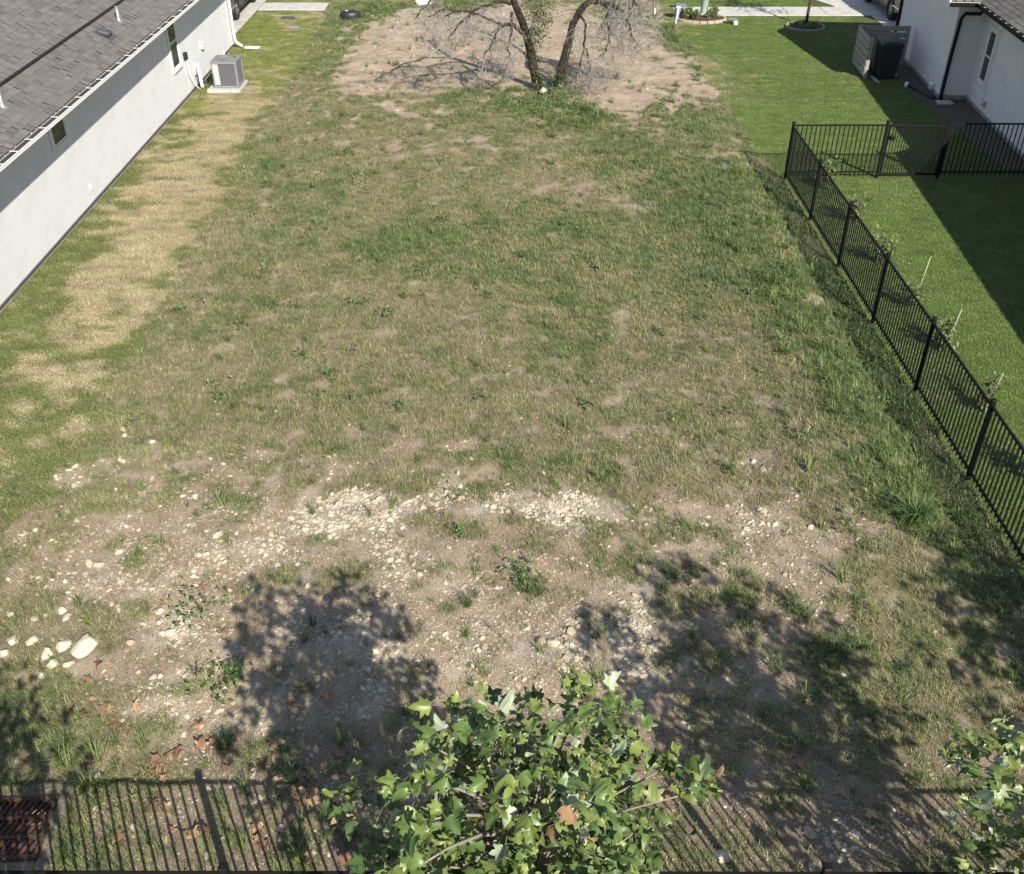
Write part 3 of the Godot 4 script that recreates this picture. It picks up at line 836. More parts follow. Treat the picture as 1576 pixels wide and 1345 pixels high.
	part("hose_bib", boxm(Vector3(0.1, 0.14, 0.09), 0.02), mat("bib_grey", lin(0.4, 0.4, 0.4), 0.5), h, Vector3(0.7, 0.36, 1.55))
	for zz in [-0.5, -0.62]:
		part("pipe_stub", tubem([Vector3(-0.02, 0.3, zz), Vector3(-0.1, 0.28, zz), Vector3(-0.11, 0.12, zz)], 0.025, 0.025), mat("white_plastic", Color.WHITE), h)
	# gravel bed along the wall
	var bed := mb()
	slab(bed, Vector3(-0.62, 0.03, 0.3), Vector3(-0.02, 0.03, 0.3), Vector3(-0.02, 0.03, -4.6), Vector3(-0.62, 0.03, -4.6), 0.12)
	slab(bed, Vector3(-0.5, 0.03, 0.302), Vector3(0.1, 0.03, 5.6), Vector3(0.73, 0.03, 5.6), Vector3(0.73, 0.03, 0.302), 0.12)
	var bd := struct("gravel_bed", done(bed), mat("gravel_grey", lin(0.13, 0.12, 0.1), 1.0, 0.0, "stone", 2.2, 2.0), Vector3(11.87, 0, -28.2))
	bd.rotation.y = -0.08
	var sp := part("splash_block", boxm(Vector3(0.42, 0.06, 0.3), 0.02), mat("splash_grey", lin(0.4, 0.39, 0.37), 0.9), self, Vector3(11.9, 0.045, -27.75))
	tag(sp, "grey splash block in the gravel under the black downspout", "splash block")
	var pipe := part("drain_pipe", tubem([Vector3(11.42, 0.08, -29.35), Vector3(11.55, 0.07, -28.7), Vector3(11.72, 0.07, -28.1)], 0.05, 0.05), mat("black_plastic", Color.BLACK), self)
	tag(pipe, "black drain pipe lying along the gravel bed by the shaded wall", "drain pipe")
	var cap := part("cleanout", tubem([Vector3(11.36, 0.0, -29.35), Vector3(11.36, 0.14, -29.35)], 0.05, 0.05, 10), mat("white_plastic", Color.WHITE))
	tag(cap, "white plastic cleanout caps standing in the gravel beside the shaded wall", "pipe cap")

# ---------------------------------------------------------------- fences
func fence_run(t: Node3D, a: Vector3, b: Vector3, posts: Array, hgt: float, first_gap := 0.0) -> void:  # a and b are points on the ground, local to t
	var black := mat("black_metal", lin(0.01, 0.01, 0.011), 0.55)
	var d := (b - a).normalized()
	var l := a.distance_to(b)
	var bs := Basis(Vector3.UP, atan2(d.x, d.z))
	var picket := boxm(Vector3(0.019, hgt - 0.1, 0.019))
	var s := 0.055 + first_gap
	while s < l - 0.03:
		part("picket", picket, black, t, a + d * s + Vector3(0, (hgt - 0.1) / 2 + 0.07, 0)).basis = bs
		s += 0.105
	for y in [0.15, hgt - 0.02]:
		var st := mb()
		box(st, Vector3(0, 0, 0), Vector3(0.032, 0.034, l), Basis.IDENTITY, 0.004)
		part("rail", done(st), black, t, (a + b) / 2 + Vector3(0, y, 0)).basis = bs
	for p in posts:
		var st := mb()
		box(st, Vector3(0, hgt / 2 + 0.01, 0), Vector3(0.06, hgt + 0.1, 0.06), Basis.IDENTITY, 0.005)
		box(st, Vector3(0, hgt + 0.075, 0), Vector3(0.074, 0.03, 0.074), Basis.IDENTITY, 0.01)
		part("post", done(st), black, t, a + d * p).basis = bs

func fences() -> void:
	var black := mat("black_metal", lin(0.01, 0.01, 0.011), 0.55)
	var side := thing("metal_fence", "long black metal picket fence running down the bank between the lot and the mown yard", "fence", Vector3(6.25, 0, -22.1))
	var posts: Array = [0.0]
	for k in 7:
		posts.append(2.37 + k * 2.22)
	fence_run(side, Vector3.ZERO, Vector3(0, 0, 17.75), posts, 1.24)
	var back := thing("metal_fence", "black metal back fence whose picket shadows fall across the lot's near edge", "fence", Vector3(-9.4, -0.06, -4.335))
	var bp: Array = []
	for k in 8:
		bp.append(2.6 + k * 2.3)
	fence_run(back, Vector3.ZERO, Vector3(18.4, 0.05, 0.03), bp, 1.3)
	var front := thing("metal_fence", "short black metal fence with a gate crossing the yard to the shaded house", "fence", Vector3(6.32, 0, -22.19))
	fence_run(front, Vector3.ZERO, Vector3(2.02, 0, 0), [2.05], 1.24)
	fence_run(front, Vector3(3.44, 0, 0), Vector3(6.0, 0, 0), [0.0], 1.27)
	var gate := Node3D.new()
	gate.name = "gate"
	front.add_child(gate)
	for k in 19:
		part("picket", boxm(Vector3(0.016, 1.08, 0.016)), black, gate, Vector3(2.2 + k * 0.064, 0.64, 0.0))
	for y in [0.1, 1.2]:
		part("rail", boxm(Vector3(1.26, 0.04, 0.036), 0.004), black, gate, Vector3(2.76, y, 0))
	for x in [2.12, 3.4]:
		part("stile", boxm(Vector3(0.04, 1.16, 0.042), 0.004), black, gate, Vector3(x, 0.66, 0))
	part("latch", boxm(Vector3(0.12, 0.1, 0.08), 0.015), black, gate, Vector3(2.2, 0.95, 0.05))

# ---------------------------------------------------------------- the half dead oak
func wander(a: Vector3, d: Vector3, length: float, n: int, bend: float, fall: float) -> Array:
	var pts: Array = [a]
	var p := a
	for i in n:
		d = (d + Vector3(R(-bend, bend), R(-bend, bend) - fall, R(-bend, bend))).normalized()
		p += d * (length / n)
		if p.y < 0.08:
			p.y = 0.08
		pts.append(p)
	return pts

func twigs(st: SurfaceTool, a: Vector3, d: Vector3, length: float, r: float, depth: int) -> void:
	var pts := wander(a, d, length, 5, 0.42, 0.16)
	tube(st, pts, r, r * 0.45, 3, false)
	if depth <= 0:
		return
	for k in (4 if depth > 1 else 5):
		var i := rng.randi_range(1, 5)
		var dd := Vector3(R(-1, 1), R(-0.9, 0.45), R(-1, 1)).normalized()
		twigs(st, pts[i], dd, length * R(0.35, 0.65), r * 0.62, depth - 1)

func oak() -> void:
	rng.seed = 41
	var bark := mat("oak_bark", lin(0.2, 0.18, 0.16), 0.95, 0.0, "bark", 1.1, 6.0)
	var grey := mat("dead_twig", lin(0.25, 0.232, 0.215), 0.95)
	var t := thing("oak_tree", "half dead oak with two dark leaning trunks and drooping bare grey twigs", "tree", Vector3(1.0, 0, -29.17))
	var o := Vector3(1.0, 0, -29.17)
	var st := mb(true)
	var t1: Array = [Vector3(0.73, -0.1, -29.17), Vector3(0.68, 0.35, -29.18), Vector3(0.57, 0.75, -29.2), Vector3(0.52, 1.05, -29.17), Vector3(0.4, 1.5, -29.12), Vector3(0.27, 1.9, -29.0), Vector3(0.08, 2.35, -28.85), Vector3(-0.06, 2.9, -28.7), Vector3(-0.05, 3.6, -28.8), Vector3(0.1, 4.4, -28.9)]
	tube(st, t1.map(func(p): return p - o), 0.155, 0.06, 10)
	part("trunk", done(st), bark, t)
	st = mb(true)
	var t2: Array = [Vector3(1.26, -0.1, -29.15), Vector3(1.34, 0.3, -29.17), Vector3(1.46, 0.75, -29.2), Vector3(1.53, 1.05, -29.2), Vector3(1.62, 1.4, -29.22), Vector3(1.68, 1.75, -29.2), Vector3(1.86, 2.1, -29.15), Vector3(2.1, 2.4, -29.1), Vector3(2.3, 2.9, -29.2), Vector3(2.35, 3.7, -29.4)]
	tube(st, t2.map(func(p): return p - o), 0.15, 0.06, 10)
	part("trunk", done(st), bark, t)
	# limbs: [points], thick end, thin end
	var limbs: Array = [
		[[Vector3(0.38, 1.55, -29.1), Vector3(0.2, 1.68, -28.9), Vector3(0.02, 1.85, -28.7), Vector3(-0.18, 1.88, -28.5), Vector3(-0.4, 2.0, -28.2), Vector3(-0.75, 2.3, -27.7), Vector3(-1.2, 2.5, -27.3), Vector3(-1.7, 2.45, -27.0)], 0.065, 0.018],
		[[Vector3(0.08, 2.35, -28.85), Vector3(-0.3, 2.42, -28.8), Vector3(-0.8, 2.3, -28.7), Vector3(-1.3, 2.2, -28.6), Vector3(-1.8, 2.28, -28.6), Vector3(-2.3, 2.1, -28.5)], 0.055, 0.015],
		[[Vector3(-0.06, 2.9, -28.7), Vector3(-0.7, 3.2, -28.3), Vector3(-1.4, 3.1, -27.6), Vector3(-2.0, 2.9, -27.0), Vector3(-2.4, 2.5, -26.6)], 0.05, 0.015],
		[[Vector3(2.1, 2.4, -29.1), Vector3(2.4, 2.38, -29.05), Vector3(2.75, 2.3, -29.0), Vector3(3.0, 2.12, -28.95), Vector3(3.2, 1.8, -28.9), Vector3(3.3, 1.45, -28.9)], 0.075, 0.025],
		[[Vector3(2.3, 2.9, -29.2), Vector3(2.7, 2.9, -28.9), Vector3(3.2, 2.6, -28.6), Vector3(3.5, 2.1, -28.5)], 0.05, 0.02],
		[[Vector3(0.1, 4.4, -28.9), Vector3(0.6, 4.9, -28.5), Vector3(0.9, 5.2, -27.9)], 0.06, 0.02],
		[[Vector3(2.35, 3.7, -29.4), Vector3(2.0, 4.3, -29.9), Vector3(1.4, 4.7, -30.4)], 0.06, 0.02],
		[[Vector3(-0.3, 1.92, -28.4), Vector3(-0.42, 1.7, -28.35), Vector3(-0.55, 1.45, -28.3), Vector3(-0.72, 1.2, -28.35), Vector3(-0.8, 0.9, -28.3)], 0.04, 0.015],
		[[Vector3(0.02, 2.2, -28.7), Vector3(-0.02, 1.75, -28.6), Vector3(-0.1, 1.4, -28.6), Vector3(-0.05, 1.15, -28.55), Vector3(-0.12, 0.8, -28.5)], 0.045, 0.015],
		[[Vector3(-1.0, 2.4, -27.5), Vector3(-1.3, 2.2, -27.5), Vector3(-1.55, 1.9, -27.45), Vector3(-1.75, 1.7, -27.5)], 0.035, 0.014],
		[[Vector3(1.85, 2.08, -29.1), Vector3(2.0, 1.75, -28.95), Vector3(2.02, 1.3, -28.9), Vector3(1.9, 0.8, -28.8), Vector3(1.8, 0.3, -28.75)], 0.04, 0.015],
		[[Vector3(2.5, 2.35, -29.05), Vector3(2.62, 1.95, -29.0), Vector3(2.68, 1.5, -28.95), Vector3(2.62, 1.15, -28.9), Vector3(2.45, 0.95, -28.9)], 0.045, 0.015],
		[[Vector3(2.05, 1.2, -28.9), Vector3(2.1, 0.85, -28.9), Vector3(2.3, 0.6, -28.85), Vector3(2.45, 0.5, -28.85)], 0.025, 0.012],
	]
	for l in limbs:
		var fine: Array = []
		for i in l[0].size() - 1:
			for q in 3:
				fine.append(l[0][i].lerp(l[0][i + 1], q / 3.0) + Vector3(R(-1, 1), R(-1, 1), R(-1, 1)) * 0.045)
		fine.append(l[0][-1])
		l[0] = fine
		st = mb(true)
		tube(st, l[0].map(func(p): return p - o), l[1], l[2], 7)
		part("limb", done(st), bark, t)
	st = mb()
	var li := 0
	for l in limbs:
		var reach: float = 0.95 if li in [3, 4, 11] else 0.75
		var count: int = [24, 34, 18, 36, 36, 6, 6, 14, 16, 14, 18, 20, 12][li]
		for k in count:
			var f: float = R(0.2, 1.0) * (l[0].size() - 1)
			var i := mini(int(f), l[0].size() - 2)
			var p: Vector3 = l[0][i].lerp(l[0][i + 1], f - i) - o
			twigs(st, p, Vector3(R(-1, 1), R(-1.3, 0.2), R(-1, 1)).normalized(), R(0.6, 1.1) * reach, 0.0095, 2)
		li += 1
	for k in 16:
		twigs(st, Vector3(R(0.2, 0.6) if k % 2 else R(1.5, 1.8), R(0.9, 2.2), -29.1) - o, Vector3(R(-1, 1), R(-0.4, 0.5), R(-1, 1)).normalized(), R(0.3, 0.6), 0.007, 1)
	part("bare_twigs", done(st), grey, t).set_meta("kind", "stuff")
	# live leaves left on the first trunk, and ivy at the feet
	var buf := PackedFloat32Array()
	for k in 1500:
		var c: Vector3 = [Vector3(0.72, 1.75, -29.0), Vector3(0.55, 2.3, -28.9), Vector3(0.85, 2.1, -29.1), Vector3(0.6, 1.35, -29.05)][k % 4]
		var p := c + Vector3(rng.randfn(0, 0.16), rng.randfn(0, 0.24), rng.randfn(0, 0.16)) - o
		put(buf, turned().scaled(Vector3.ONE * R(0.04, 0.075)), p, Color(0.075, 0.1, 0.035) * R(0.7, 1.3))
	for k in 700:
		var c: Vector3 = [Vector3(1.28, 0.25, -29.05), Vector3(1.4, 0.3, -29.1), Vector3(0.75, 0.2, -29.0)][k % 3]
		var p := c + Vector3(rng.randfn(0, 0.14), rng.randfn(0, 0.14), rng.randfn(0, 0.12)) - o
		put(buf, turned().scaled(Vector3.ONE * R(0.05, 0.08)), p, Color(0.06, 0.1, 0.03) * R(0.7, 1.3))
	many("live_leaves", oval_leaf(), mats.leaf_stuff, buf, t)

func turned() -> Basis:
	return Basis(Vector3.UP, R(0, TAU)) * Basis(Vector3.RIGHT, R(-1.2, 1.2)) * Basis(Vector3.BACK, R(-0.6, 0.6))

func oval_leaf() -> ArrayMesh:
	var st := mb()
	st.set_color(Color.WHITE)
	var p := [Vector3(0, 0, 0), Vector3(0.3, 0.06, 0.35), Vector3(0.22, 0.02, 0.8), Vector3(0, -0.08, 1.1), Vector3(-0.22, 0.02, 0.8), Vector3(-0.3, 0.06, 0.35)]
	for i in range(1, 5):
		tri(st, p[0], p[i], p[i + 1])
	return done(st)

# ---------------------------------------------------------------- sycamores
var leaf_shapes: Array = []
var leaf_single: Array = []

func leaf_outline() -> Array:  # right half of a five-lobed leaf, from the stem to the tip
	return [Vector2(0, 0), Vector2(0.1, -0.07), Vector2(0.3, -0.02), Vector2(0.44, 0.04), Vector2(0.4, 0.14), Vector2(0.31, 0.24), Vector2(0.42, 0.3), Vector2(0.6, 0.5), Vector2(0.44, 0.52), Vector2(0.24, 0.5), Vector2(0.22, 0.62), Vector2(0.19, 0.78), Vector2(0.0, 1.04)]

func leaf_half(st: SurfaceTool, s: float, curl: float, fold: float, wave: float, lift: float, flip: bool) -> void:
	var o := leaf_outline()
	var poly := PackedVector2Array()
	for q in o:
		poly.append(Vector2(q.x * s, q.y))
	for q in [0.8, 0.6, 0.4, 0.2]:
		poly.append(Vector2(0, q))
	var z := func(q: Vector2) -> Vector3:
		return Vector3(q.x, lift + fold * absf(q.x) - curl * (q.y - 0.3) * (q.y - 0.3) - curl * 0.7 * q.x * q.x + wave * sin(q.y * 9.0 + q.x * 7.0) * absf(q.x), q.y)
	var idx := Geometry2D.triangulate_polygon(poly)
	for k in range(0, idx.size(), 3):
		var a: Vector3 = z.call(poly[idx[k]])
		var b: Vector3 = z.call(poly[idx[k + 1]])
		var c: Vector3 = z.call(poly[idx[k + 2]])
		if ((b - a).cross(c - a).y > 0) == flip:
			var t := b
			b = c
			c = t
		tri(st, a, b, c)

func make_leaves() -> void:
	for k in 6:
		var curl: float = [0.3, 0.55, 0.4, 0.85, 0.2, 0.6][k]
		var fold: float = [0.25, 0.45, -0.15, 0.6, 0.1, -0.3][k]
		var wave: float = [0.2, 0.26, 0.35, 0.22, 0.4, 0.3][k]
		var top := mb(true)
		for s in [1.0, -1.0]:
			leaf_half(top, s, curl, fold, wave, 0.0, false)
		top.generate_normals()
		leaf_single.append(top.commit())
		var two := top.commit()
		var st := mb(true)
		for s in [1.0, -1.0]:
			leaf_half(st, s, curl, fold, wave, -0.006, true)
		tube(st, [Vector3(0, -0.004, 0.02), Vector3(0, -0.05, -0.25), Vector3(0, -0.12, -0.42)], 0.012, 0.012, 3, false)
		two = done(st, two)
		leaf_shapes.append(two)

func sycamore(called: String, label: String, foot: Vector3, c: Vector3, r: Vector3, clusters: int, per: int, alone: int, seed_: int) -> void:
	rng.seed = seed_
	var t := thing(called, label, "tree", foot)
	var bark := mat("young_bark", lin(0.3, 0.26, 0.21), 0.85, 0.0, "blotch", 4.0, 0.5)
	var top := Vector3(c.x, c.y + r.y * 0.75, c.z) - foot
	var trunk := wander(Vector3.ZERO, Vector3.UP, top.y, 8, 0.05, 0.0)
	for i in trunk.size():
		var f := i / 8.0
		trunk[i] = Vector3(lerpf(trunk[i].x, top.x, f), trunk[i].y, lerpf(trunk[i].z, top.z, f))
	part("trunk", tubem(trunk, 0.055, 0.012, 8), bark, t)
	var tips: Array = []
	for k in clusters:
		# points spread over the crown, more of them in its outer half
		var y := 1.0 - 2.0 * (k + 0.5) / clusters
		var a := 2.39996 * k + R(-0.5, 0.5)
		var rad := pow(R(0.15, 1.0), 0.45)
		var q := Vector3(cos(a) * sqrt(1.0 - y * y), y, sin(a) * sqrt(1.0 - y * y)) * rad
		# boughs reach out unevenly, so the crown's outline is ragged
		q *= clampf(0.97 + 0.75 * n_mid.get_noise_3d(q.x / rad * 2.2 + seed_, q.y / rad * 2.2, q.z / rad * 2.2), 0.5, 1.12)
		if y < 0.0:
			q.x *= 0.95
			q.z *= 0.95
		tips.append(c + q * r - foot)
	var wood := mb(true)
	var n_limb := 0
	for k in tips.size():
		var tip: Vector3 = tips[k]
		var f := clampf((tip.y - r.y * 0.55) / top.y, 0.18, 0.93) * 8.0
		var i := mini(int(f), 7)
		var from: Vector3 = trunk[i].lerp(trunk[i + 1], f - i)
		var mid := from.lerp(tip, 0.5) + Vector3(R(-0.06, 0.06), 0.08, R(-0.06, 0.06))
		if n_limb < 26:
			part("limb", tubem([from, from.lerp(mid, 0.5), mid, mid.lerp(tip, 0.5) + Vector3(0, 0.03, 0), tip], 0.016, 0.005, 6), bark, t)
			n_limb += 1
		else:
			tube(wood, [from, mid, tip], 0.012, 0.004, 5)
	part("branchlets", done(wood), bark, t).set_meta("kind", "stuff")
	var all: Array = []
	for tip in tips:
		var out: Vector3 = (tip + foot - c) / r
		for j in per:
			var p: Vector3 = tip + Vector3(rng.randfn(0, 0.088), rng.randfn(0, 0.08), rng.randfn(0, 0.088)).limit_length(0.2)
			var size := R(0.06, 0.122)
			# blades lie near level, tip outwards and a little down, each at its own tilt
			var yaw := atan2(p.x + foot.x - c.x, p.z + foot.z - c.z) + rng.randfn(0, 0.9)
			var b := Basis(Vector3.UP, yaw) * Basis(Vector3.RIGHT, rng.randfn(0.25, 0.55)) * Basis(Vector3.BACK, rng.randfn(0.0, 0.5))
			if rng.randf() < 0.12:
				b = b * Basis(Vector3.BACK, PI * R(0.7, 1.0))
			all.append([p, b.scaled_local(Vector3.ONE * size), rng.randi_range(0, 5), rng.randf(), size])
	# those that show largest from above the lot are leaves of their own
	var score := func(e: Array) -> float:
		var w: Vector3 = e[0] + foot - Vector3(0, 8.4, 0)
		var depth := w.y * -0.5773 + w.z * -0.8165
		var v := (w.y * 0.8165 - w.z * 0.5773) / depth
		var u := w.x / depth
		var off := maxf(0.0, -v - 0.43) * 20.0 + maxf(0.0, absf(u) - 0.51) * 20.0
		return e[0].y - off
	all.sort_custom(func(a, b): return score.call(a) > score.call(b))
	var rest := PackedFloat32Array()
	for i in all.size():
		var e: Array = all[i]
		var kind: int = 1 if e[3] < 0.42 else (0 if e[3] < 0.8 else (2 if e[3] < 0.97 else 3))
		if i < alone:
			var l := part("leaf", leaf_shapes[e[2]], null, t)
			l.transform = Transform3D(e[1], e[0])
			l.set_surface_override_material(0, mats[["leaf_lime", "leaf_green", "leaf_deep", "leaf_rust"][kind]])
			l.set_surface_override_material(1, mats["leaf_under"])
		else:
			put(rest, e[1], e[0], [Color(0.17, 0.21, 0.055), Color(0.09, 0.145, 0.035), Color(0.055, 0.1, 0.028), Color(0.26, 0.17, 0.09)][kind] * R(0.85, 1.15))
	if rest.size():
		many("leaves", leaf_single[1], mats.leaf_stuff, rest, t)

func sycamores() -> void:
	make_leaves()
	sycamore("sycamore_tree", "leafy young sycamore whose crown rises in the middle of the lot's near edge", Vector3(0.2, -0.03, -3.75), Vector3(0.03, 2.75, -3.36), Vector3(1.1, 1.42, 1.03), 165, 18, 300, 51)
	sycamore("sycamore_tree", "young sycamore with its crown at the right edge above the back fence", Vector3(4.5, 0, -3.3), Vector3(4.32, 2.7, -3.6), Vector3(1.62, 1.35, 1.15), 160, 16, 200, 52)
	sycamore("sycamore_tree", "young sycamore of which one bright leaf reaches in above the drain", Vector3(-3.9, -0.1, -1.9), Vector3(-3.85, 2.8, -2.05), Vector3(1.4, 1.25, 1.1), 180, 11, 12, 53)
	sycamore("sycamore_tree", "young sycamore out beyond the side fence that shades the foot of the bank", Vector3(8.2, 0, -3.2), Vector3(8.1, 3.1, -3.6), Vector3(1.5, 1.4, 1.4), 200, 11, 0, 54)

# ---------------------------------------------------------------- the mown yard
func leaf_mats() -> void:
	mats.leaf_lime = leaf_mat("leaf_lime", lin(0.155, 0.2, 0.046))
	mats.leaf_green = leaf_mat("leaf_green", lin(0.095, 0.15, 0.036))
	mats.leaf_deep = leaf_mat("leaf_deep", lin(0.065, 0.115, 0.03))
	mats.leaf_under = leaf_mat("leaf_under", lin(0.3, 0.35, 0.22))
	mats.leaf_rust = leaf_mat("leaf_rust", lin(0.27, 0.16, 0.085))
	mats.leaf_brown = leaf_mat("leaf_brown", lin(0.22, 0.115, 0.065))
	mats.leaf_tan = leaf_mat("leaf_tan", lin(0.36, 0.23, 0.12))
	leafy("leaf_stuff", 0.5)
	leafy("blade", 0.6, Color(0.35, 0.42, 0.15))

func leaf_mat(called: String, c: Color) -> StandardMaterial3D:
	var m := leafy(called, 0.42, Color(0.3, 0.36, 0.08), false)
	m.albedo_color = c
	return m

func shrub(label: String, at: Vector3, h: float, stake: float, seed_: int, category := "shrub", group := "young shrubs along the inside of the fence") -> Node3D:
	rng.seed = seed_
	var t := thing("young_shrub", label, category, at, 0.0, group)
	var bark := mat("shrub_stem", lin(0.2, 0.15, 0.1), 0.9)
	var buf := PackedFloat32Array()
	for k in rng.randi_range(4, 8):
		var a := R(0, TAU)
		var pts := wander(Vector3(R(-0.05, 0.05), 0, R(-0.05, 0.05)), Vector3(cos(a) * 0.3, 1, sin(a) * 0.3), h * R(0.6, 1.0), 5, 0.14, -0.02)
		part("stem", tubem(pts, 0.009, 0.004, 5), bark, t)
		for j in 36:
			var f := R(0.6, 5.0)
			var i := mini(int(f), 4)
			var p: Vector3 = pts[i].lerp(pts[i + 1], f - i) + Vector3(rng.randfn(0, 0.05), rng.randfn(0, 0.04), rng.randfn(0, 0.05))
			put(buf, turned().scaled(Vector3.ONE * R(0.05, 0.1)), p, Color(0.085, 0.125, 0.04).lerp(Color(0.17, 0.19, 0.07), rng.randf() * rng.randf()) * R(0.8, 1.2))
	many("leaves", oval_leaf(), mats.leaf_stuff, buf, t)
	if stake > 0.0:
		var s := thing("plant_stake", "thin pale stake tied to the " + label.get_slice(",", 0).get_slice(" with", 0), "stake", at + Vector3(0.06, 0, 0.02), 0.0, "stakes beside the young shrubs")
		part("rod", tubem([Vector3.ZERO, Vector3(0.1, stake, -0.02)], 0.009, 0.007, 6), mat("cane", lin(0.5, 0.45, 0.33), 0.7), s)
		part("tie", boxm(Vector3(0.03, 0.015, 0.03), 0.004), mat("black_plastic", Color.BLACK), s, Vector3(0.06, stake * 0.6, -0.01))
	return t

func yard_things() -> void:
	var spots := [[6.98, -21.6, 0.75, 0.0, "young shrub nearest the fence corner and the gate"], [7.08, -19.6, 0.75, 0.0, "young shrub second from the fence corner"], [7.1, -17.7, 0.8, 0.0, "young shrub third from the fence corner, without a stake"],
		[7.1, -15.95, 0.7, 0.95, "young shrub with the tallest stake, midway along the fence"], [7.12, -14.4, 0.6, 0.75, "young shrub with a leaning stake, fifth from the fence corner"], [7.1, -12.6, 0.7, 0.65, "young leafy shrub sixth from the fence corner"], [7.1, -10.9, 0.75, 0.75, "young shrub farthest from the gate, at the near end of the fence"]]
	for i in spots.size():
		var s: Array = spots[i]
		shrub(s[4], Vector3(s[0], 0, s[1]), s[2], s[3], 60 + i)
	# slatted screen round the bin
	var wood := mat("grey_wood", lin(0.44, 0.42, 0.4), 0.9, 0.0, "wood", 1.6, 0.6)
	var t := thing("slat_screen", "weathered grey wooden slat screen round the black wheelie bin", "screen", Vector3(10.42, 0, -31.0), -0.08)
	for k in 6:
		part("slat", boxm(Vector3(0.025, 0.155, 1.62), 0.005), wood, t, Vector3(0, 0.14 + k * 0.185, 0))
		part("slat", boxm(Vector3(1.52, 0.155, 0.025), 0.005), wood, t, Vector3(0.78, 0.14 + k * 0.185, -0.8))
	for p in [Vector3(0.06, 0.58, 0.77), Vector3(0.06, 0.58, -0.73), Vector3(1.46, 0.58, -0.74)]:
		part("post", boxm(Vector3(0.09, 1.16, 0.09), 0.008), wood, t, p)
	var b := thing("trash_bin", "black wheelie bin with a closed lid standing inside the slat screen", "trash bin", Vector3(11.0, 0, -30.35), -0.05)
	var black := mat("bin_black", lin(0.022, 0.025, 0.03), 0.42)
	var st := mb()
	var lo := [Vector3(-0.24, 0.05, 0.27), Vector3(0.24, 0.05, 0.27), Vector3(0.24, 0.05, -0.24), Vector3(-0.24, 0.05, -0.24)]
	var hi := [Vector3(-0.3, 0.98, 0.36), Vector3(0.3, 0.98, 0.36), Vector3(0.3, 0.98, -0.32), Vector3(-0.3, 0.98, -0.32)]
	for i in 4:
		quad(st, lo[i], lo[(i + 1) % 4], hi[(i + 1) % 4], hi[i])
	quad(st, lo[3], lo[2], lo[1], lo[0])
	part("body", done(st), black, b)
	st = mb()
	box(st, Vector3(0, 0.99, 0.02), Vector3(0.65, 0.04, 0.72), Basis.IDENTITY, 0.012)
	part("rim", done(st), black, b)
	st = mb()
	var lid := Basis(Vector3.RIGHT, 0.07)
	box(st, Vector3(0, 1.045, 0.0), Vector3(0.64, 0.07, 0.74), lid, 0.03)
	box(st, Vector3(0, 1.085, 0.02), Vector3(0.46, 0.02, 0.5), lid, 0.008)
	part("lid", done(st), black, b)
	part("handle", tubem([Vector3(-0.25, 1.0, -0.38), Vector3(0.25, 1.0, -0.38)], 0.018, 0.018, 8), black, b)
	for s in [-1, 1]:
		var wst := mb(true)
		lathe(wst, [[0.0, -0.035], [0.12, -0.035], [0.14, -0.015], [0.14, 0.015], [0.12, 0.035], [0.0, 0.035]], 18, Vector3.ZERO, Basis(Vector3(0, 0, 1), PI / 2))
		part("wheel", done(wst), black, b, Vector3(s * 0.27, 0.14, -0.25))
	part("hub_cap", boxm(Vector3(0.02, 0.09, 0.05), 0.008), mat("white_plastic", Color.WHITE), b, Vector3(0.31, 0.12, 0.2))
	var brd := part("board", boxm(Vector3(0.1, 0.03, 0.75), 0.005), wood, self, Vector3(10.66, 0.03, -30.05))
	tag(brd, "short grey board lying on the grass before the slat screen", "board")

# ---------------------------------------------------------------- by the street
func wheel(parent: Node, at: Vector3, face: float, r := 0.37) -> void:
	var w := Node3D.new()
	w.name = "wheel"
	parent.add_child(w, true)
	w.position = at
	var turn := Basis(Vector3(0, 0, 1), -PI / 2 * face)
	var st := mb(true)
	lathe(st, [[0.24, -0.11], [r - 0.03, -0.11], [r, -0.08], [r, 0.08], [r - 0.03, 0.11], [0.25, 0.115], [0.24, 0.09]], 28, Vector3.ZERO, turn)
	part("tyre", done(st), mat("tyre", lin(0.018, 0.018, 0.018), 0.85), w)
	st = mb(true)
	lathe(st, [[0.0, 0.03], [0.22, 0.03], [0.24, 0.09], [0.25, 0.105]], 28, Vector3.ZERO, turn)
	part("rim", done(st), mat("rim_dark", lin(0.08, 0.08, 0.085), 0.4, 0.7), w)
	for k in 7:
		var sp := boxm(Vector3(0.05, 0.02, 0.22), 0.006, Vector3(0, 0.075, 0.11))
		var o := part("spoke", sp, mat("rim_bright", lin(0.45, 0.45, 0.46), 0.35, 0.8), w)
		o.basis = turn * Basis(Vector3.UP, TAU * k / 7)

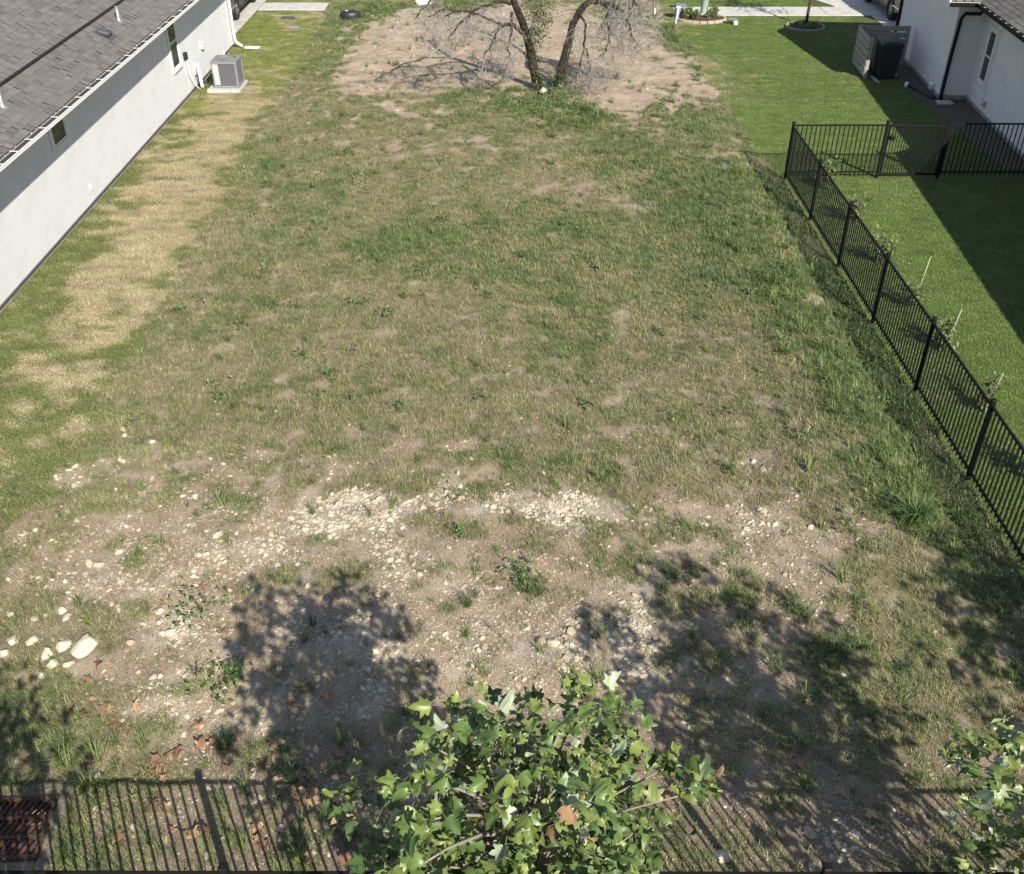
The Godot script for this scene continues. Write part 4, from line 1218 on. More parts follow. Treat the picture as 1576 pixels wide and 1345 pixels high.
func car(label: String, paint: StandardMaterial3D, at: Vector3, turn: float) -> void:  # a tall estate, nose to -z
	var t := thing("parked_car", label, "car", at, turn, "cars parked on the driveways")
	var glassy := mat("car_glass", lin(0.02, 0.022, 0.024), 0.04)
	var dark := mat("black_plastic", Color.BLACK)
	var side := PackedVector2Array([Vector2(2.3, 0.42), Vector2(2.35, 0.75), Vector2(2.28, 1.05), Vector2(2.0, 1.1), Vector2(-1.05, 1.08), Vector2(-1.3, 1.03), Vector2(-2.15, 0.9), Vector2(-2.38, 0.7), Vector2(-2.38, 0.4), Vector2(-1.9, 0.3)])
	for a in range(7):  # front wheel arch, then the sill and rear arch
		side.append(Vector2(-1.42 + cos(PI - PI * a / 6.0) * 0.43, 0.36 + sin(PI * a / 6.0) * 0.42))
	side.append(Vector2(-0.9, 0.28))
	for a in range(7):
		side.append(Vector2(1.42 + cos(PI - PI * a / 6.0) * 0.43, 0.36 + sin(PI * a / 6.0) * 0.42))
	side.append(Vector2(1.95, 0.34))
	var st := mb()
	prism(st, side, -0.9, 0.9)
	part("body", done(st), paint, t)
	part("underbody", boxm(Vector3(1.5, 0.3, 4.3), 0.05), dark, t, Vector3(0, 0.45, 0))
	var cab := [[2.2, 1.08, 0.86], [1.75, 1.66, 0.66], [-0.25, 1.7, 0.66], [-1.15, 1.08, 0.86]]
	st = mb()
	for i in 4:
		var p: Array = cab[i]
		var q: Array = cab[(i + 1) % 4]
		quad(st, Vector3(-p[2], p[1], p[0]), Vector3(p[2], p[1], p[0]), Vector3(q[2], q[1], q[0]), Vector3(-q[2], q[1], q[0]))
	for s in [1.0, -1.0]:
		quad(st, Vector3(s * cab[0][2], cab[0][1], cab[0][0]), Vector3(s * cab[3][2], cab[3][1], cab[3][0]), Vector3(s * cab[2][2], cab[2][1], cab[2][0]), Vector3(s * cab[1][2], cab[1][1], cab[1][0]))
	part("cabin", done(st), paint, t)
	for s in [1.0, -1.0]:
		for zz in [[-0.95, -0.2, 0.5], [0.6, -0.12, 0.62], [1.9, 0.7, 1.62]]:
			var w := mb()
			var yb := 1.14
			var yt := 1.58
			var xb := 0.85
			var xt := 0.705
			quad(w, Vector3(s * xb, yb, zz[1] if zz[0] > 0 else zz[0]), Vector3(s * xb, yb, zz[0] if zz[0] > 0 else zz[2]), Vector3(s * xt, yt, zz[2]), Vector3(s * xt, yt, zz[1]))
			part("side_window", done(w), glassy, t)
		wheel(t, Vector3(s * 0.8, 0.37, -1.42), s)
		wheel(t, Vector3(s * 0.8, 0.37, 1.42), s)
		part("door_seam", boxm(Vector3(0.004, 0.62, 0.012)), dark, t, Vector3(s * 0.902, 0.72, -0.1))
		part("sill_trim", boxm(Vector3(0.03, 0.09, 1.9), 0.01), dark, t, Vector3(s * 0.9, 0.32, 0.0))
		part("tail_light", boxm(Vector3(0.2, 0.22, 0.14), 0.03), mat("tail_red", lin(0.3, 0.02, 0.015), 0.2), t, Vector3(s * 0.78, 0.93, 2.28))
		part("bumper_chrome", boxm(Vector3(0.03, 0.05, 0.7), 0.01), mat("chrome", lin(0.6, 0.6, 0.6), 0.15, 1.0), t, Vector3(s * 0.905, 0.52, 2.0 if s > 0 else 2.0))
		part("headlight", boxm(Vector3(0.3, 0.14, 0.1), 0.03), mat("lamp_clear", lin(0.6, 0.6, 0.6), 0.1), t, Vector3(s * 0.68, 0.76, -2.36))
	part("bumper", boxm(Vector3(1.7, 0.2, 0.16), 0.05), dark, t, Vector3(0, 0.44, 2.32))
	part("rear_window", boxm(Vector3(1.24, 0.5, 0.01)), glassy, t, Vector3(0, 1.38, 1.985)).rotation.x = -0.66

func street_things() -> void:
	rng.seed = 71
	car("dark grey car parked on the driveway beyond the white house", mat("grey_paint", lin(0.085, 0.085, 0.085), 0.3, 0.5), Vector3(-10.6, 0.02, -38.95), 0.0)
	car("bronze car parked on the driveway beyond the shaded house", mat("bronze_paint", lin(0.15, 0.13, 0.09), 0.3, 0.5), Vector3(14.25, 0.02, -38.95), 0.0)
	var dark := mat("black_plastic", lin(0.02, 0.02, 0.022), 0.5)
	var green := mat("pedestal_green", lin(0.33, 0.44, 0.36), 0.5)
	var cream := mat("cream_block", lin(0.55, 0.5, 0.42), 0.9, 0.0, "stone", 1.5, 0.8)
	var mulch := mat("mulch", lin(0.1, 0.06, 0.045), 1.0, 0.0, "stone", 3.0, 3.0)
	# stone-edged bed
	var bed := thing("planting_bed", "stone edged mulch bed round the green pedestal beside the sidewalk", "planting bed", Vector3(6.7, 0, -37.55))
	var st := mb(true)
	lathe(st, [[0.84, 0.0], [0.78, 0.06], [0.4, 0.1], [0.0, 0.12]], 24, Vector3.ZERO, Basis.from_scale(Vector3(1, 1, 0.72)))
	part("mulch", done(st), mulch, bed)
	for k in 20:
		var a := TAU * k / 20.0
		var bl := part("edging_block", boxm(Vector3(0.1, 0.12 + R(-0.01, 0.02), 0.25), 0.02), cream, bed, Vector3(cos(a) * 0.86, 0.04, -sin(a) * 0.62))
		bl.rotation.y = atan2(cos(a) * 0.62, -sin(a) * 0.86) - PI / 2 + R(-0.06, 0.06)
	var ped := thing("utility_pedestal", "pale green round utility pedestal standing in the stone edged bed", "pedestal", Vector3(6.86, 0.05, -37.95))
	st = mb(true)
	lathe(st, [[0.13, 0.0], [0.13, 1.2], [0.135, 1.2], [0.135, 1.3], [0.1, 1.36], [0.0, 1.38]], 24)
	part("casing", done(st), green, ped)
	st = mb(true)
	lathe(st, [[0.15, 0.0], [0.15, 0.08], [0.13, 0.1]], 24)
	part("base_ring", done(st), green, ped)
	for q in [[6.15, -37.5, 0.34], [6.45, -37.35, 0.3], [6.3, -37.8, 0.4], [7.15, -37.65, 0.4], [6.95, -37.4, 0.28]]:
		var s := shrub("", Vector3(q[0], 0.06, q[1]), q[2], 0.0, rng.randi(), "bush", "low bushes in the stone edged bed")
		s.name = "low_bush"
		s.set_meta("label", "low green bush in the mulch round the pale green pedestal")
	# meter box and white marker
	var box_ := thing("utility_box", "grey utility box beside the stone edged bed", "utility box", Vector3(5.98, 0, -37.75), 0.1)
	part("cabinet", boxm(Vector3(0.36, 0.42, 0.3), 0.02), mat("cabinet_grey", lin(0.26, 0.28, 0.3), 0.5), box_, Vector3(0, 0.23, 0))
	part("lid", boxm(Vector3(0.4, 0.05, 0.34), 0.015), mat("cabinet_lid", lin(0.17, 0.18, 0.2), 0.5), box_, Vector3(0, 0.46, 0))
	part("base_slab", boxm(Vector3(0.5, 0.06, 0.5), 0.01), mat("concrete", Color.WHITE), box_, Vector3(0, 0.01, 0.05))
	var mk := thing("marker_stake", "white T shaped marker stake leaning before the grey utility box", "stake", Vector3(5.74, 0, -37.0))
	part("rod", boxm(Vector3(0.04, 0.55, 0.03), 0.005), mat("white_plastic", Color.WHITE), mk, Vector3(0.03, 0.27, 0)).rotation.z = -0.1
	part("crossbar", boxm(Vector3(0.16, 0.05, 0.03), 0.008), mat("white_plastic", Color.WHITE), mk, Vector3(0.05, 0.54, 0))
	var sg := thing("sign_stake", "pair of thin black sign stakes with a white tag in the weeds", "sign stake", Vector3(5.06, 0, -37.55))
	part("rod", tubem([Vector3(-0.05, 0, 0), Vector3(-0.12, 0.95, 0)], 0.012, 0.012), dark, sg)
	part("rod", tubem([Vector3(0.05, 0, 0), Vector3(-0.02, 0.95, 0)], 0.012, 0.012), dark, sg)
	part("tag", boxm(Vector3(0.05, 0.2, 0.012), 0.003), mat("white_plastic", Color.WHITE), sg, Vector3(0.0, 0.3, 0.02))
	var la := thing("landscape_light", "small grey and white landscape light on the grass beside the edged bed", "landscape light", Vector3(7.72, 0, -36.85))
	part("cap", boxm(Vector3(0.34, 0.06, 0.22), 0.025), mat("cap_grey", lin(0.16, 0.16, 0.17), 0.6), la, Vector3(-0.03, 0.18, -0.05))
	part("base", boxm(Vector3(0.14, 0.14, 0.14), 0.02), mat("white_plastic", Color.WHITE), la, Vector3(0.08, 0.07, 0.04))
	# young tree in its ring
	var ring := thing("tree_ring", "round bed with a pale curb round the young tree's foot", "planting bed", Vector3(10.15, 0, -36.45))
	st = mb(true)
	lathe(st, [[0.6, 0.02], [0.4, 0.07], [0.0, 0.1]], 28)
	part("mulch", done(st), mulch, ring)
	for k in 26:
		var a := TAU * k / 26.0
		var bl := part("curb_block", boxm(Vector3(0.07, 0.1, 0.155), 0.012), mat("ring_grey", lin(0.42, 0.41, 0.38), 0.9, 0.0, "stone", 1.5, 0.4), ring, Vector3(cos(a) * 0.63, 0.03, -sin(a) * 0.63))
		bl.rotation.y = a
	var gc := PackedFloat32Array()
	for k in 420:
		var a := R(0, TAU)
		var r := sqrt(rng.randf()) * 0.52
		put(gc, turned().scaled(Vector3.ONE * R(0.05, 0.09)), Vector3(cos(a) * r, R(0.06, 0.16), sin(a) * r), Color(0.13, 0.17, 0.04) * R(0.5, 1.2))
	many("ground_cover", oval_leaf(), mats.leaf_stuff, gc, ring)
	rng.seed = 73
	var yt := thing("young_tree", "slim young street tree rising out of the round curbed bed", "tree", Vector3(10.2, 0.03, -36.6))
	var tr := [Vector3.ZERO, Vector3(0.02, 0.6, 0), Vector3(0.07, 1.2, 0), Vector3(0.1, 2.0, 0), Vector3(0.12, 3.2, 0)]
	part("trunk", tubem(tr, 0.055, 0.03, 10), mat("pale_bark", lin(0.36, 0.31, 0.25), 0.9, 0.0, "bark", 2.0, 0.6), yt)
	var lv := PackedFloat32Array()
	for k in 14:
		var p0 := Vector3(0.1, 1.5 + k * 0.12, 0)
		var a := k * 2.4
		var tip := p0 + Vector3(cos(a) * R(0.5, 0.9), R(0.3, 0.7), sin(a) * R(0.5, 0.9))
		part("limb", tubem([p0, p0.lerp(tip, 0.5) + Vector3(0, 0.06, 0), tip], 0.015, 0.006, 5), mat("pale_bark", Color.WHITE), yt)
		for j in 60:
			put(lv, turned().scaled(Vector3.ONE * R(0.06, 0.11)), p0.lerp(tip, R(0.3, 1.1)) + Vector3(rng.randfn(0, 0.13), rng.randfn(0, 0.13), rng.randfn(0, 0.13)), Color(0.08, 0.12, 0.04) * R(0.7, 1.3))
	many("leaves", oval_leaf(), mats.leaf_stuff, lv, yt)
	# lids and boxes in the grass
	var l1 := part("valve_lid", boxm(Vector3(0.5, 0.05, 0.34), 0.015), mat("lid_dark", lin(0.06, 0.065, 0.07), 0.7), self, Vector3(-8.0, 0.02, -37.75))
	tag(l1, "dark rectangular valve lid in the lawn near the sidewalk", "valve lid")
	var l2 := part("valve_lid", boxm(Vector3(0.36, 0.04, 0.24), 0.015), mat("lid_grey", lin(0.2, 0.24, 0.25), 0.7), self, Vector3(-7.55, 0.015, -36.45))
	tag(l2, "small grey green valve lid half hidden in the lawn", "valve lid")
	var mb_ := thing("meter_box", "black domed meter box with pale labels in the tall weeds", "meter box", Vector3(-5.75, 0.0, -37.7), 0.2)
	st = mb(true)
	lathe(st, [[0.32, 0.0], [0.33, 0.16], [0.3, 0.24], [0.2, 0.29], [0.0, 0.3]], 20, Vector3.ZERO, Basis.from_scale(Vector3(1.15, 1, 0.8)))
	part("lid", done(st), mat("meter_black", lin(0.02, 0.02, 0.022), 0.45), mb_)
	for p in [Vector3(-0.12, 0.292, 0.06), Vector3(0.02, 0.265, 0.17)]:
		part("pale_label", boxm(Vector3(0.1, 0.012, 0.05), 0.003), mat("white_plastic", Color.WHITE), mb_, p).rotation.x = 0.4
	var bag := thing("paper_bag", "crumpled white bag lying at the street end of the lot", "bag", Vector3(-3.35, 0.0, -40.0))
	part("sack", rock_mesh(5, 0.25), mat("bag_white", lin(0.75, 0.75, 0.74), 0.7), bag, Vector3(0, 0.12, 0)).scale = Vector3(0.35, 0.2, 0.25)
	part("fold", rock_mesh(6, 0.3), mat("bag_white", Color.WHITE), bag, Vector3(0.25, 0.08, 0.1)).scale = Vector3(0.18, 0.12, 0.16)

# ---------------------------------------------------------------- drain
func drain() -> void:
	var rust := mat("rusty_iron", Color.WHITE, 0.9, 0.2, "rust", 2.5, 1.5)
	var con := mat("collar", lin(0.2, 0.17, 0.13), 0.95, 0.0, "blotch", 1.5, 1.0)
	var t := thing("drain_grate", "rusty slotted iron drain grate set in the dirt by the back fence", "drain grate", Vector3(-4.84, height(-4.84, -5.64) + 0.02, -5.64), 0.06)
	var st := mb()
	# dark pit under the grate, open at the top
	var w := 0.4
	var l := 0.34
	var d := -0.45
	quad(st, Vector3(-w, d, l), Vector3(w, d, l), Vector3(w, d, -l), Vector3(-w, d, -l))
	quad(st, Vector3(-w, d, -l), Vector3(w, d, -l), Vector3(w, 0, -l), Vector3(-w, 0, -l))
	quad(st, Vector3(w, d, l), Vector3(-w, d, l), Vector3(-w, 0, l), Vector3(w, 0, l))
	quad(st, Vector3(-w, d, l), Vector3(-w, d, -l), Vector3(-w, 0, -l), Vector3(-w, 0, l))
	quad(st, Vector3(w, d, -l), Vector3(w, d, l), Vector3(w, 0, l), Vector3(w, 0, -l))
	part("pit", done(st), mat("pit_concrete", lin(0.3, 0.28, 0.25), 1.0), t)
	st = mb()
	for s in [-1.0, 1.0]:
		box(st, Vector3(s * 0.45, -0.05, 0), Vector3(0.12, 0.13, 0.92), Basis.IDENTITY, 0.015)
		box(st, Vector3(0, -0.052, s * 0.4), Vector3(0.78, 0.13, 0.12), Basis.IDENTITY, 0.015)
	part("collar", done(st), con, t)
	for z in [-0.32, -0.105, 0.105, 0.32]:
		part("cross_bar", boxm(Vector3(0.8, 0.035, 0.045), 0.006), rust, t, Vector3(0, 0.025, z))
	for s in [-0.38, 0.38]:
		part("side_bar", boxm(Vector3(0.045, 0.036, 0.69), 0.006), rust, t, Vector3(s, 0.025, 0))
	for row in 3:
		for k in 11:
			part("bar", boxm(Vector3(0.028, 0.03, 0.17), 0.005), rust, t, Vector3(-0.32 + k * 0.064, 0.024, -0.2125 + row * 0.2125)).rotation.y = -0.34

# ---------------------------------------------------------------- stones
func rock_mesh(seed_: int, jag := 0.22) -> ArrayMesh:
	var r := RandomNumberGenerator.new()
	r.seed = seed_ * 77 + 5
	# an icosahedron cut once, its corners pushed about, then facetted
	var p: Array = []
	var t := 1.618
	for s in [[-1, t, 0], [1, t, 0], [-1, -t, 0], [1, -t, 0], [0, -1, t], [0, 1, t], [0, -1, -t], [0, 1, -t], [t, 0, -1], [t, 0, 1], [-t, 0, -1], [-t, 0, 1]]:
		p.append(Vector3(s[0], s[1], s[2]).normalized())
	var f := [[0, 11, 5], [0, 5, 1], [0, 1, 7], [0, 7, 10], [0, 10, 11], [1, 5, 9], [5, 11, 4], [11, 10, 2], [10, 7, 6], [7, 1, 8], [3, 9, 4], [3, 4, 2], [3, 2, 6], [3, 6, 8], [3, 8, 9], [4, 9, 5], [2, 4, 11], [6, 2, 10], [8, 6, 7], [9, 8, 1]]
	var mids := {}
	var g: Array = []
	for q in f:
		var m: Array = []
		for k in 3:
			var a: int = q[k]
			var b: int = q[(k + 1) % 3]
			var key := mini(a, b) * 1000 + maxi(a, b)
			if not mids.has(key):
				mids[key] = p.size()
				p.append(((p[a] + p[b]) * 0.5).normalized())
			m.append(mids[key])
		g.append_array([[q[0], m[0], m[2]], [q[1], m[1], m[0]], [q[2], m[2], m[1]], [m[0], m[1], m[2]]])
	# flat breaks: a few planes slice the ball
	var cuts: Array = []
	for k in 10:
		cuts.append([Vector3(r.randf_range(-1, 1), r.randf_range(-1, 1), r.randf_range(-1, 1)).normalized(), r.randf_range(0.42, 0.8)])
	for i in p.size():
		var v: Vector3 = p[i] * r.randf_range(1.0 - jag, 1.0 + jag)
		for c in cuts:
			var over: float = v.dot(c[0]) - c[1]
			if over > 0:
				v -= c[0] * over * 0.9
		p[i] = v
	var st := mb()
	for q in g:
		tri(st, p[q[0]], p[q[1]], p[q[2]])
	return done(st)

func stones() -> void:
	rng.seed = 81
	var shapes: Array = []
	for k in 8:
		shapes.append(rock_mesh(k))
	var ms := [mat("limestone", lin(0.7, 0.665, 0.58), 0.95, 0.0, "stone", 2.5, 1.0), mat("limestone_pale", lin(0.77, 0.745, 0.675), 0.95, 0.0, "stone", 2.1, 1.0), mat("limestone_buff", lin(0.6, 0.53, 0.42), 0.95, 0.0, "stone", 2.8, 1.0)]
	var named := {0: "largest flat cream boulder in the row of rocks near the drain", 1: "long cream boulder touching the largest flat boulder", 2: "sunken cream boulder at the foot of the long boulder", 3: "upright pale rock in the middle of the boulder row",
		4: "pale rock at the outer end of the boulder row", 5: "half sunk pale rock below the outer end of the boulder row",
		16: "blocky white rock alone on the bare patch above the boulder row", 27: "round white rock in dry grass uphill of the bare patch", 28: "flat oval white rock beside a smaller round one",
		36: "cracked white rock on the mown strip's edge", 42: "cream rock just beyond the sycamore's top leaves", 45: "large pale rock in shade beside the sycamore's crown", 46: "sandy brown block casting a small shadow on the gravel", 65: "pointed pale rock in the shaded gravel heap",
		88: "white rock at the foot of the oak's straighter trunk", 89: "white rock behind the weeds at the oak's leaning trunk"}
	for i in ROCKS.size():
		var q: Array = ROCKS[i]
		var s: float = q[2] * (0.6 if i < 88 or i > 89 else 0.95)
		var mi: int = 2 if i == 46 else (rng.randi_range(0, 1) if rng.randf() < 0.85 else 2)
		var o := part("limestone_rock", shapes[rng.randi_range(0, 7)], ms[mi])
		var b := Basis(Vector3.UP, R(0, TAU)).scaled_local(Vector3(s * R(0.95, 1.15), s * R(0.55, 0.75), s * R(0.75, 0.95)))
		o.transform = Transform3D(b, on(q[0], q[1], s * (0.06 if i < 88 or i > 89 else 0.9)))
		var x: float = q[0]
		var z: float = q[1]
		var near: String
		if z < -12.0:
			near = "out on the weedy lot"
		elif x < -3.2:
			if z > -7.2:
				near = "near the drain grate"
			elif z > -8.4:
				near = "in the boulder row"
			elif z > -9.6:
				near = "on the bare patch uphill of the boulder row"
			else:
				near = "at the edge of the mown strip"
		elif x > 1.8:
			near = "in the right sycamore's shade" if z > -8.6 else "on the bare ground at the bank's foot"
		elif z < -9.3:
			near = "in the broad gravel band"
		else:
			near = "in the shaded gravel heap" if x > 0.7 else ("in the middle sycamore's shadow" if x < -0.9 else "on the sunny dirt beyond the sycamore")
		var size_word := "large" if q[2] > 0.13 else ("middling" if q[2] > 0.075 else "small")
		tag(o, named[i] if named.has(i) else "%s %s limestone rock %s" % [size_word, ["cream", "white", "buff"][mi], near], "rock", "limestone rocks " + near)
	# smaller cobbles of the gravel bands
	var n := 0
	var tries := 0
	while n < 130 and tries < 60000:
		tries += 1
		var x := R(-6.4, 5.5)
		var z := R(-12.5, -4.9)
		if rng.randf() > at_field(f_wht, x, z) * 1.1 - 0.2:
			continue
		var s := R(0.025, 0.06) * (1.35 if rng.randf() < 0.15 else 1.0)
		var mi := rng.randi_range(0, 2)
		var o := part("gravel_stone", shapes[rng.randi_range(0, 7)], ms[mi])
		o.transform = Transform3D(Basis(Vector3.UP, R(0, TAU)).scaled_local(Vector3(s * R(0.9, 1.2), s * R(0.6, 0.8), s)), on(x, z, s * 0.25))
		var hue: String = ["cream", "white", "buff"][mi]
		var spot: String
		if z < -8.8:
			spot = "west end of the broad gravel band" if x < -2.2 else ("middle of the broad gravel band" if x < 0.3 else ("east end of the broad gravel band" if x < 1.6 else "chalky spot near the bank's foot"))
		elif x > 0.6:
			spot = "shaded heap where the taller crown shadow falls" if z < -6.6 else "loose stones at the fence shadow's east end"
		else:
			spot = "chalky patch by the boulder row" if x < -3.0 else "ground under the middle sycamore's shadow"
		tag(o, "small %s limestone stone lying in the %s" % [hue, spot], "stone", "small stones in the " + spot)
		n += 1
	var buf := PackedFloat32Array()
	var m := leafy("pebble", 0.95, Color.BLACK)
	m.backlight_enabled = false
	m.albedo_texture = maps.stone
	for k in 420000:
		var far := k > 370000
		var x := R(-6.6, 6.0)
		var z := R(-40.0, -26.0) if far else R(-14.0, -4.4)
		var wv := at_field(f_wht, x, z)
		var bv := at_field(f_bare, x, z)
		var want := 0.014 + 0.6 * wv * wv + (0.26 * bv if not far else 0.08 * bv)
		want *= clampf(0.75 + 1.1 * n_fine.get_noise_2d(x * 0.4, z * 0.4), 0.1, 2.0)
		if rng.randf() > want or zone(x, z) != 0:
			continue
		var s := R(0.004, 0.013) * (1.0 + 0.7 * wv)
		if rng.randf() < 0.16:
			s *= R(1.5, 3.2)
		if far:
			s *= 1.6
		var c := Color(0.8, 0.775, 0.71).lerp(Color(0.52, 0.45, 0.36), rng.randf() * rng.randf() if wv > 0.3 else rng.randf()) * R(0.8, 1.1)
		put(buf, Basis(Vector3.UP, R(0, TAU)).scaled_local(Vector3(s * R(0.8, 1.3), s * R(0.5, 0.8), s)), on(x, z, s * 0.05), c)
	many("loose_gravel", shapes[3], m, buf)

# ---------------------------------------------------------------- fallen leaves
func litter() -> void:
	rng.seed = 91
	for i in LEAVES.size() + 40:
		var x: float
		var z: float
		if i < LEAVES.size():
			x = LEAVES[i][0]
			z = LEAVES[i][1]
		else:
			x = R(-4.5, 3.8)
			z = R(-6.6, -4.9)
		var s := R(0.08, 0.14)
		var o := part("fallen_leaf", leaf_shapes[rng.randi_range(0, 4)], mats[["leaf_brown", "leaf_rust", "leaf_tan"][i % 3]])
		o.transform = Transform3D((Basis(Vector3.UP, R(0, TAU)) * Basis(Vector3.RIGHT, rng.randfn(0, 0.35)) * Basis(Vector3.BACK, rng.randfn(0, 0.35))).scaled_local(Vector3.ONE * s), on(x, z, 0.045))
		var w: String = ("among the picket shadows " if z > -6.1 else "on the dirt beyond the picket shadows ") + ("near the drain" if x < -2.9 else ("between drain and sycamore" if x < -1.2 else "by the middle sycamore"))
		tag(o, "curled %s leaf lying %s" % [["brown", "rusty orange", "tan"][i % 3], w], "fallen leaf", "fallen leaves " + w)

# ---------------------------------------------------------------- grasses
func tuft(n: int, len0: float, len1: float, spread: float, lean: float, wid: float, seed_: int) -> ArrayMesh:
	rng.seed = seed_
	var st := mb()
	for k in n:
		var a := R(0, TAU)
		var r := sqrt(rng.randf()) * spread
		var p := Vector3(cos(a) * r, -0.005, sin(a) * r)
		var yaw := R(0, TAU)
		var d := Vector3(cos(yaw), 0, sin(yaw))
		var side := Vector3(-d.z, 0, d.x) * wid * R(0.7, 1.3)
		var l := R(len0, len1)
		var q := R(0.3, 1.0) * lean
		var m := p + Vector3(0, l * 0.62 * (1.0 - q * 0.25), 0) + d * l * 0.35 * q
		var e := p + Vector3(0, l * (1.0 - q * 0.5), 0) + d * l * 0.9 * q
		var shade := R(0.72, 1.25)
		st.set_color(Color(shade * R(0.9, 1.15), shade, shade * R(0.85, 1.1)))
		tri(st, p - side, p + side, m + side * 0.8)
		tri(st, p - side, m + side * 0.8, m - side * 0.8)
		tri(st, m - side * 0.8, m + side * 0.8, e)
	return done(st)

func grasses() -> void:
	var weed := [tuft(16, 0.05, 0.13, 0.07, 0.9, 0.0028, 101), tuft(13, 0.06, 0.17, 0.06, 1.0, 0.0034, 102), tuft(20, 0.03, 0.09, 0.1, 0.8, 0.0026, 103)]
	var straw := [tuft(14, 0.04, 0.12, 0.09, 1.3, 0.0022, 104), tuft(12, 0.05, 0.14, 0.08, 1.5, 0.002, 105)]
	var turf := [tuft(22, 0.02, 0.05, 0.075, 1.0, 0.0026, 106), tuft(22, 0.015, 0.045, 0.08, 1.3, 0.0026, 107)]
	var long := [tuft(26, 0.14, 0.34, 0.05, 1.0, 0.005, 108), tuft(22, 0.18, 0.45, 0.06, 1.1, 0.006, 109)]
	rng.seed = 111
	var bw := [PackedFloat32Array(), PackedFloat32Array(), PackedFloat32Array()]
	var bs := [PackedFloat32Array(), PackedFloat32Array()]
	var bt := [PackedFloat32Array(), PackedFloat32Array()]
	var bl := [PackedFloat32Array(), PackedFloat32Array()]
	for k in 270000:
		var x := R(-9.0, 6.22)
		var z := R(-42.0, -4.0)
		if z < -24.0 and rng.randf() < 0.35:
			z = R(-24.0, -4.0)
		var sd := zone(x, z)
		if sd != 0 or (absf(x + 4.84) < 0.42 and absf(z + 5.64) < 0.38):
			continue
		if z > -8.6 and x < -2.8 and under_rock(x, z):
			continue
		var bare := bareness(x, z)
		var p := 1.0 - smoothstep(0.22, 0.62, bare) * 0.97
		p = maxf(p, 0.17 if z > -26.0 else 0.06)
		p *= clampf(0.8 + 0.9 * n_fine.get_noise_2d(x * 0.55 + 9, z * 0.55), 0.05, 1.0)
		if rng.randf() > p:
			continue
		var g := greenness(x, z)
		var b := Basis(Vector3.UP, R(0, TAU))
		if rng.randf() < (0.34 + 0.7 * g) * (1.0 - 0.7 * smoothstep(0.3, 0.7, bare)):
			var c := Color(0.31, 0.295, 0.135).lerp(Color(0.125, 0.185, 0.058), clampf(g * 1.1 + rng.randfn(-0.1, 0.24), 0.0, 1.0)) * R(0.6, 1.3)
			var s := R(0.65, 1.15) * (0.75 + 0.55 * at_field(f_grn, x, z))
			put(bw[k % 3], b.scaled_local(Vector3(s, s * R(0.7, 1.2), s)), on(x, z), c)
		else:
			var c := Color(0.47, 0.41, 0.255).lerp(Color(0.24, 0.195, 0.12), rng.randf()) * R(0.6, 1.2)
			var s := R(0.7, 1.25)
			put(bs[k % 2], b.scaled_local(Vector3(s, s * R(0.5, 1.0), s)), on(x, z), c)
	for k in 210000:
		var side := 1 if rng.randf() < 0.62 else -1
		var x := R(5.3, 13.0) if side > 0 else R(-9.36, -5.6)
		var z := R(-46.0, -7.0)
		if z < -28.0 and rng.randf() < 0.3:
			z = R(-28.0, -7.0)
		if zone(x, z) != side or (z < -38.0 and on_paving(x, z)) or in_bed(x, z):
			continue
		var g := lawn_green(x, z, side)
		var lush := Color(0.22, 0.26, 0.065) if side < 0 and z < -27.0 else (Color(0.15, 0.235, 0.052) if side > 0 else Color(0.15, 0.185, 0.06))
		var c := Color(0.43, 0.37, 0.235).lerp(lush, smoothstep(0.1, 0.72, g + rng.randfn(0, 0.2))) * R(0.78, 1.22) * (1.0 + 0.3 * n_mid.get_noise_2d(x * 1.6, z * 4.5))
		var s := R(0.8, 1.3)
		put(bt[k % 2], Basis(Vector3.UP, R(0, TAU)).scaled_local(Vector3(s, s * R(0.7, 1.2), s)), on(x, z), c)
	# long grass: rank on the bank, by the drain and round the oak
	for k in 38000:
		var x := R(-5.5, 6.2)
		var z := R(-40.0, -4.4)
		var g := at_field(f_grn, x, z)
		var want := 0.0
		if x > 4.2 and z > -22.5 and z < -6.0:
			want = 0.75 * smoothstep(0.3, 0.8, g)
		elif z > -6.6 and x < -1.5:
			want = 0.22
		else:
			want = 0.02 + 0.75 * smoothstep(0.6, 0.95, g)
		if rng.randf() > want * clampf(0.6 + 1.3 * n_fine.get_noise_2d(x * 0.3, z * 0.3), 0.0, 1.0) or zone(x, z) != 0 or (absf(x + 4.84) < 0.5 and absf(z + 5.64) < 0.45):
			continue
		var s := R(0.5, 0.95)
		put(bl[k % 2], Basis(Vector3.UP, R(0, TAU)).scaled_local(Vector3(s, s * R(0.8, 1.1), s)), on(x, z), Color(0.17, 0.21, 0.06).lerp(Color(0.075, 0.13, 0.035), rng.randf()) * R(0.8, 1.2))
	# single tufts on the bare ground
	for q in [[0.2, -8.7, 1.2], [-0.5, -8.45, 0.9], [1.8, -8.7, 1.0], [2.0, -8.9, 1.1], [2.6, -8.2, 1.1], [3.3, -8.3, 1.2], [3.6, -7.6, 1.2], [2.9, -7.5, 1.0], [-2.9, -6.5, 1.3], [-2.2, -6.2, 1.2], [1.2, -8.2, 0.8], [0.9, -8.0, 0.8], [-3.1, -7.4, 0.9], [4.2, -7.4, 1.1], [4.0, -8.4, 1.0], [-2.1, -5.5, 1.1], [-1.6, -5.6, 1.0]]:
		for j in 5:
			put(bl[j % 2], Basis(Vector3.UP, R(0, TAU)).scaled_local(Vector3.ONE * q[2] * R(0.45, 0.75)), on(q[0] + rng.randfn(0, 0.07), q[1] + rng.randfn(0, 0.07)), Color(0.09, 0.14, 0.05) * R(0.8, 1.2))
	for i in 3:
		many("weed_grass", weed[i], mats.blade, bw[i])
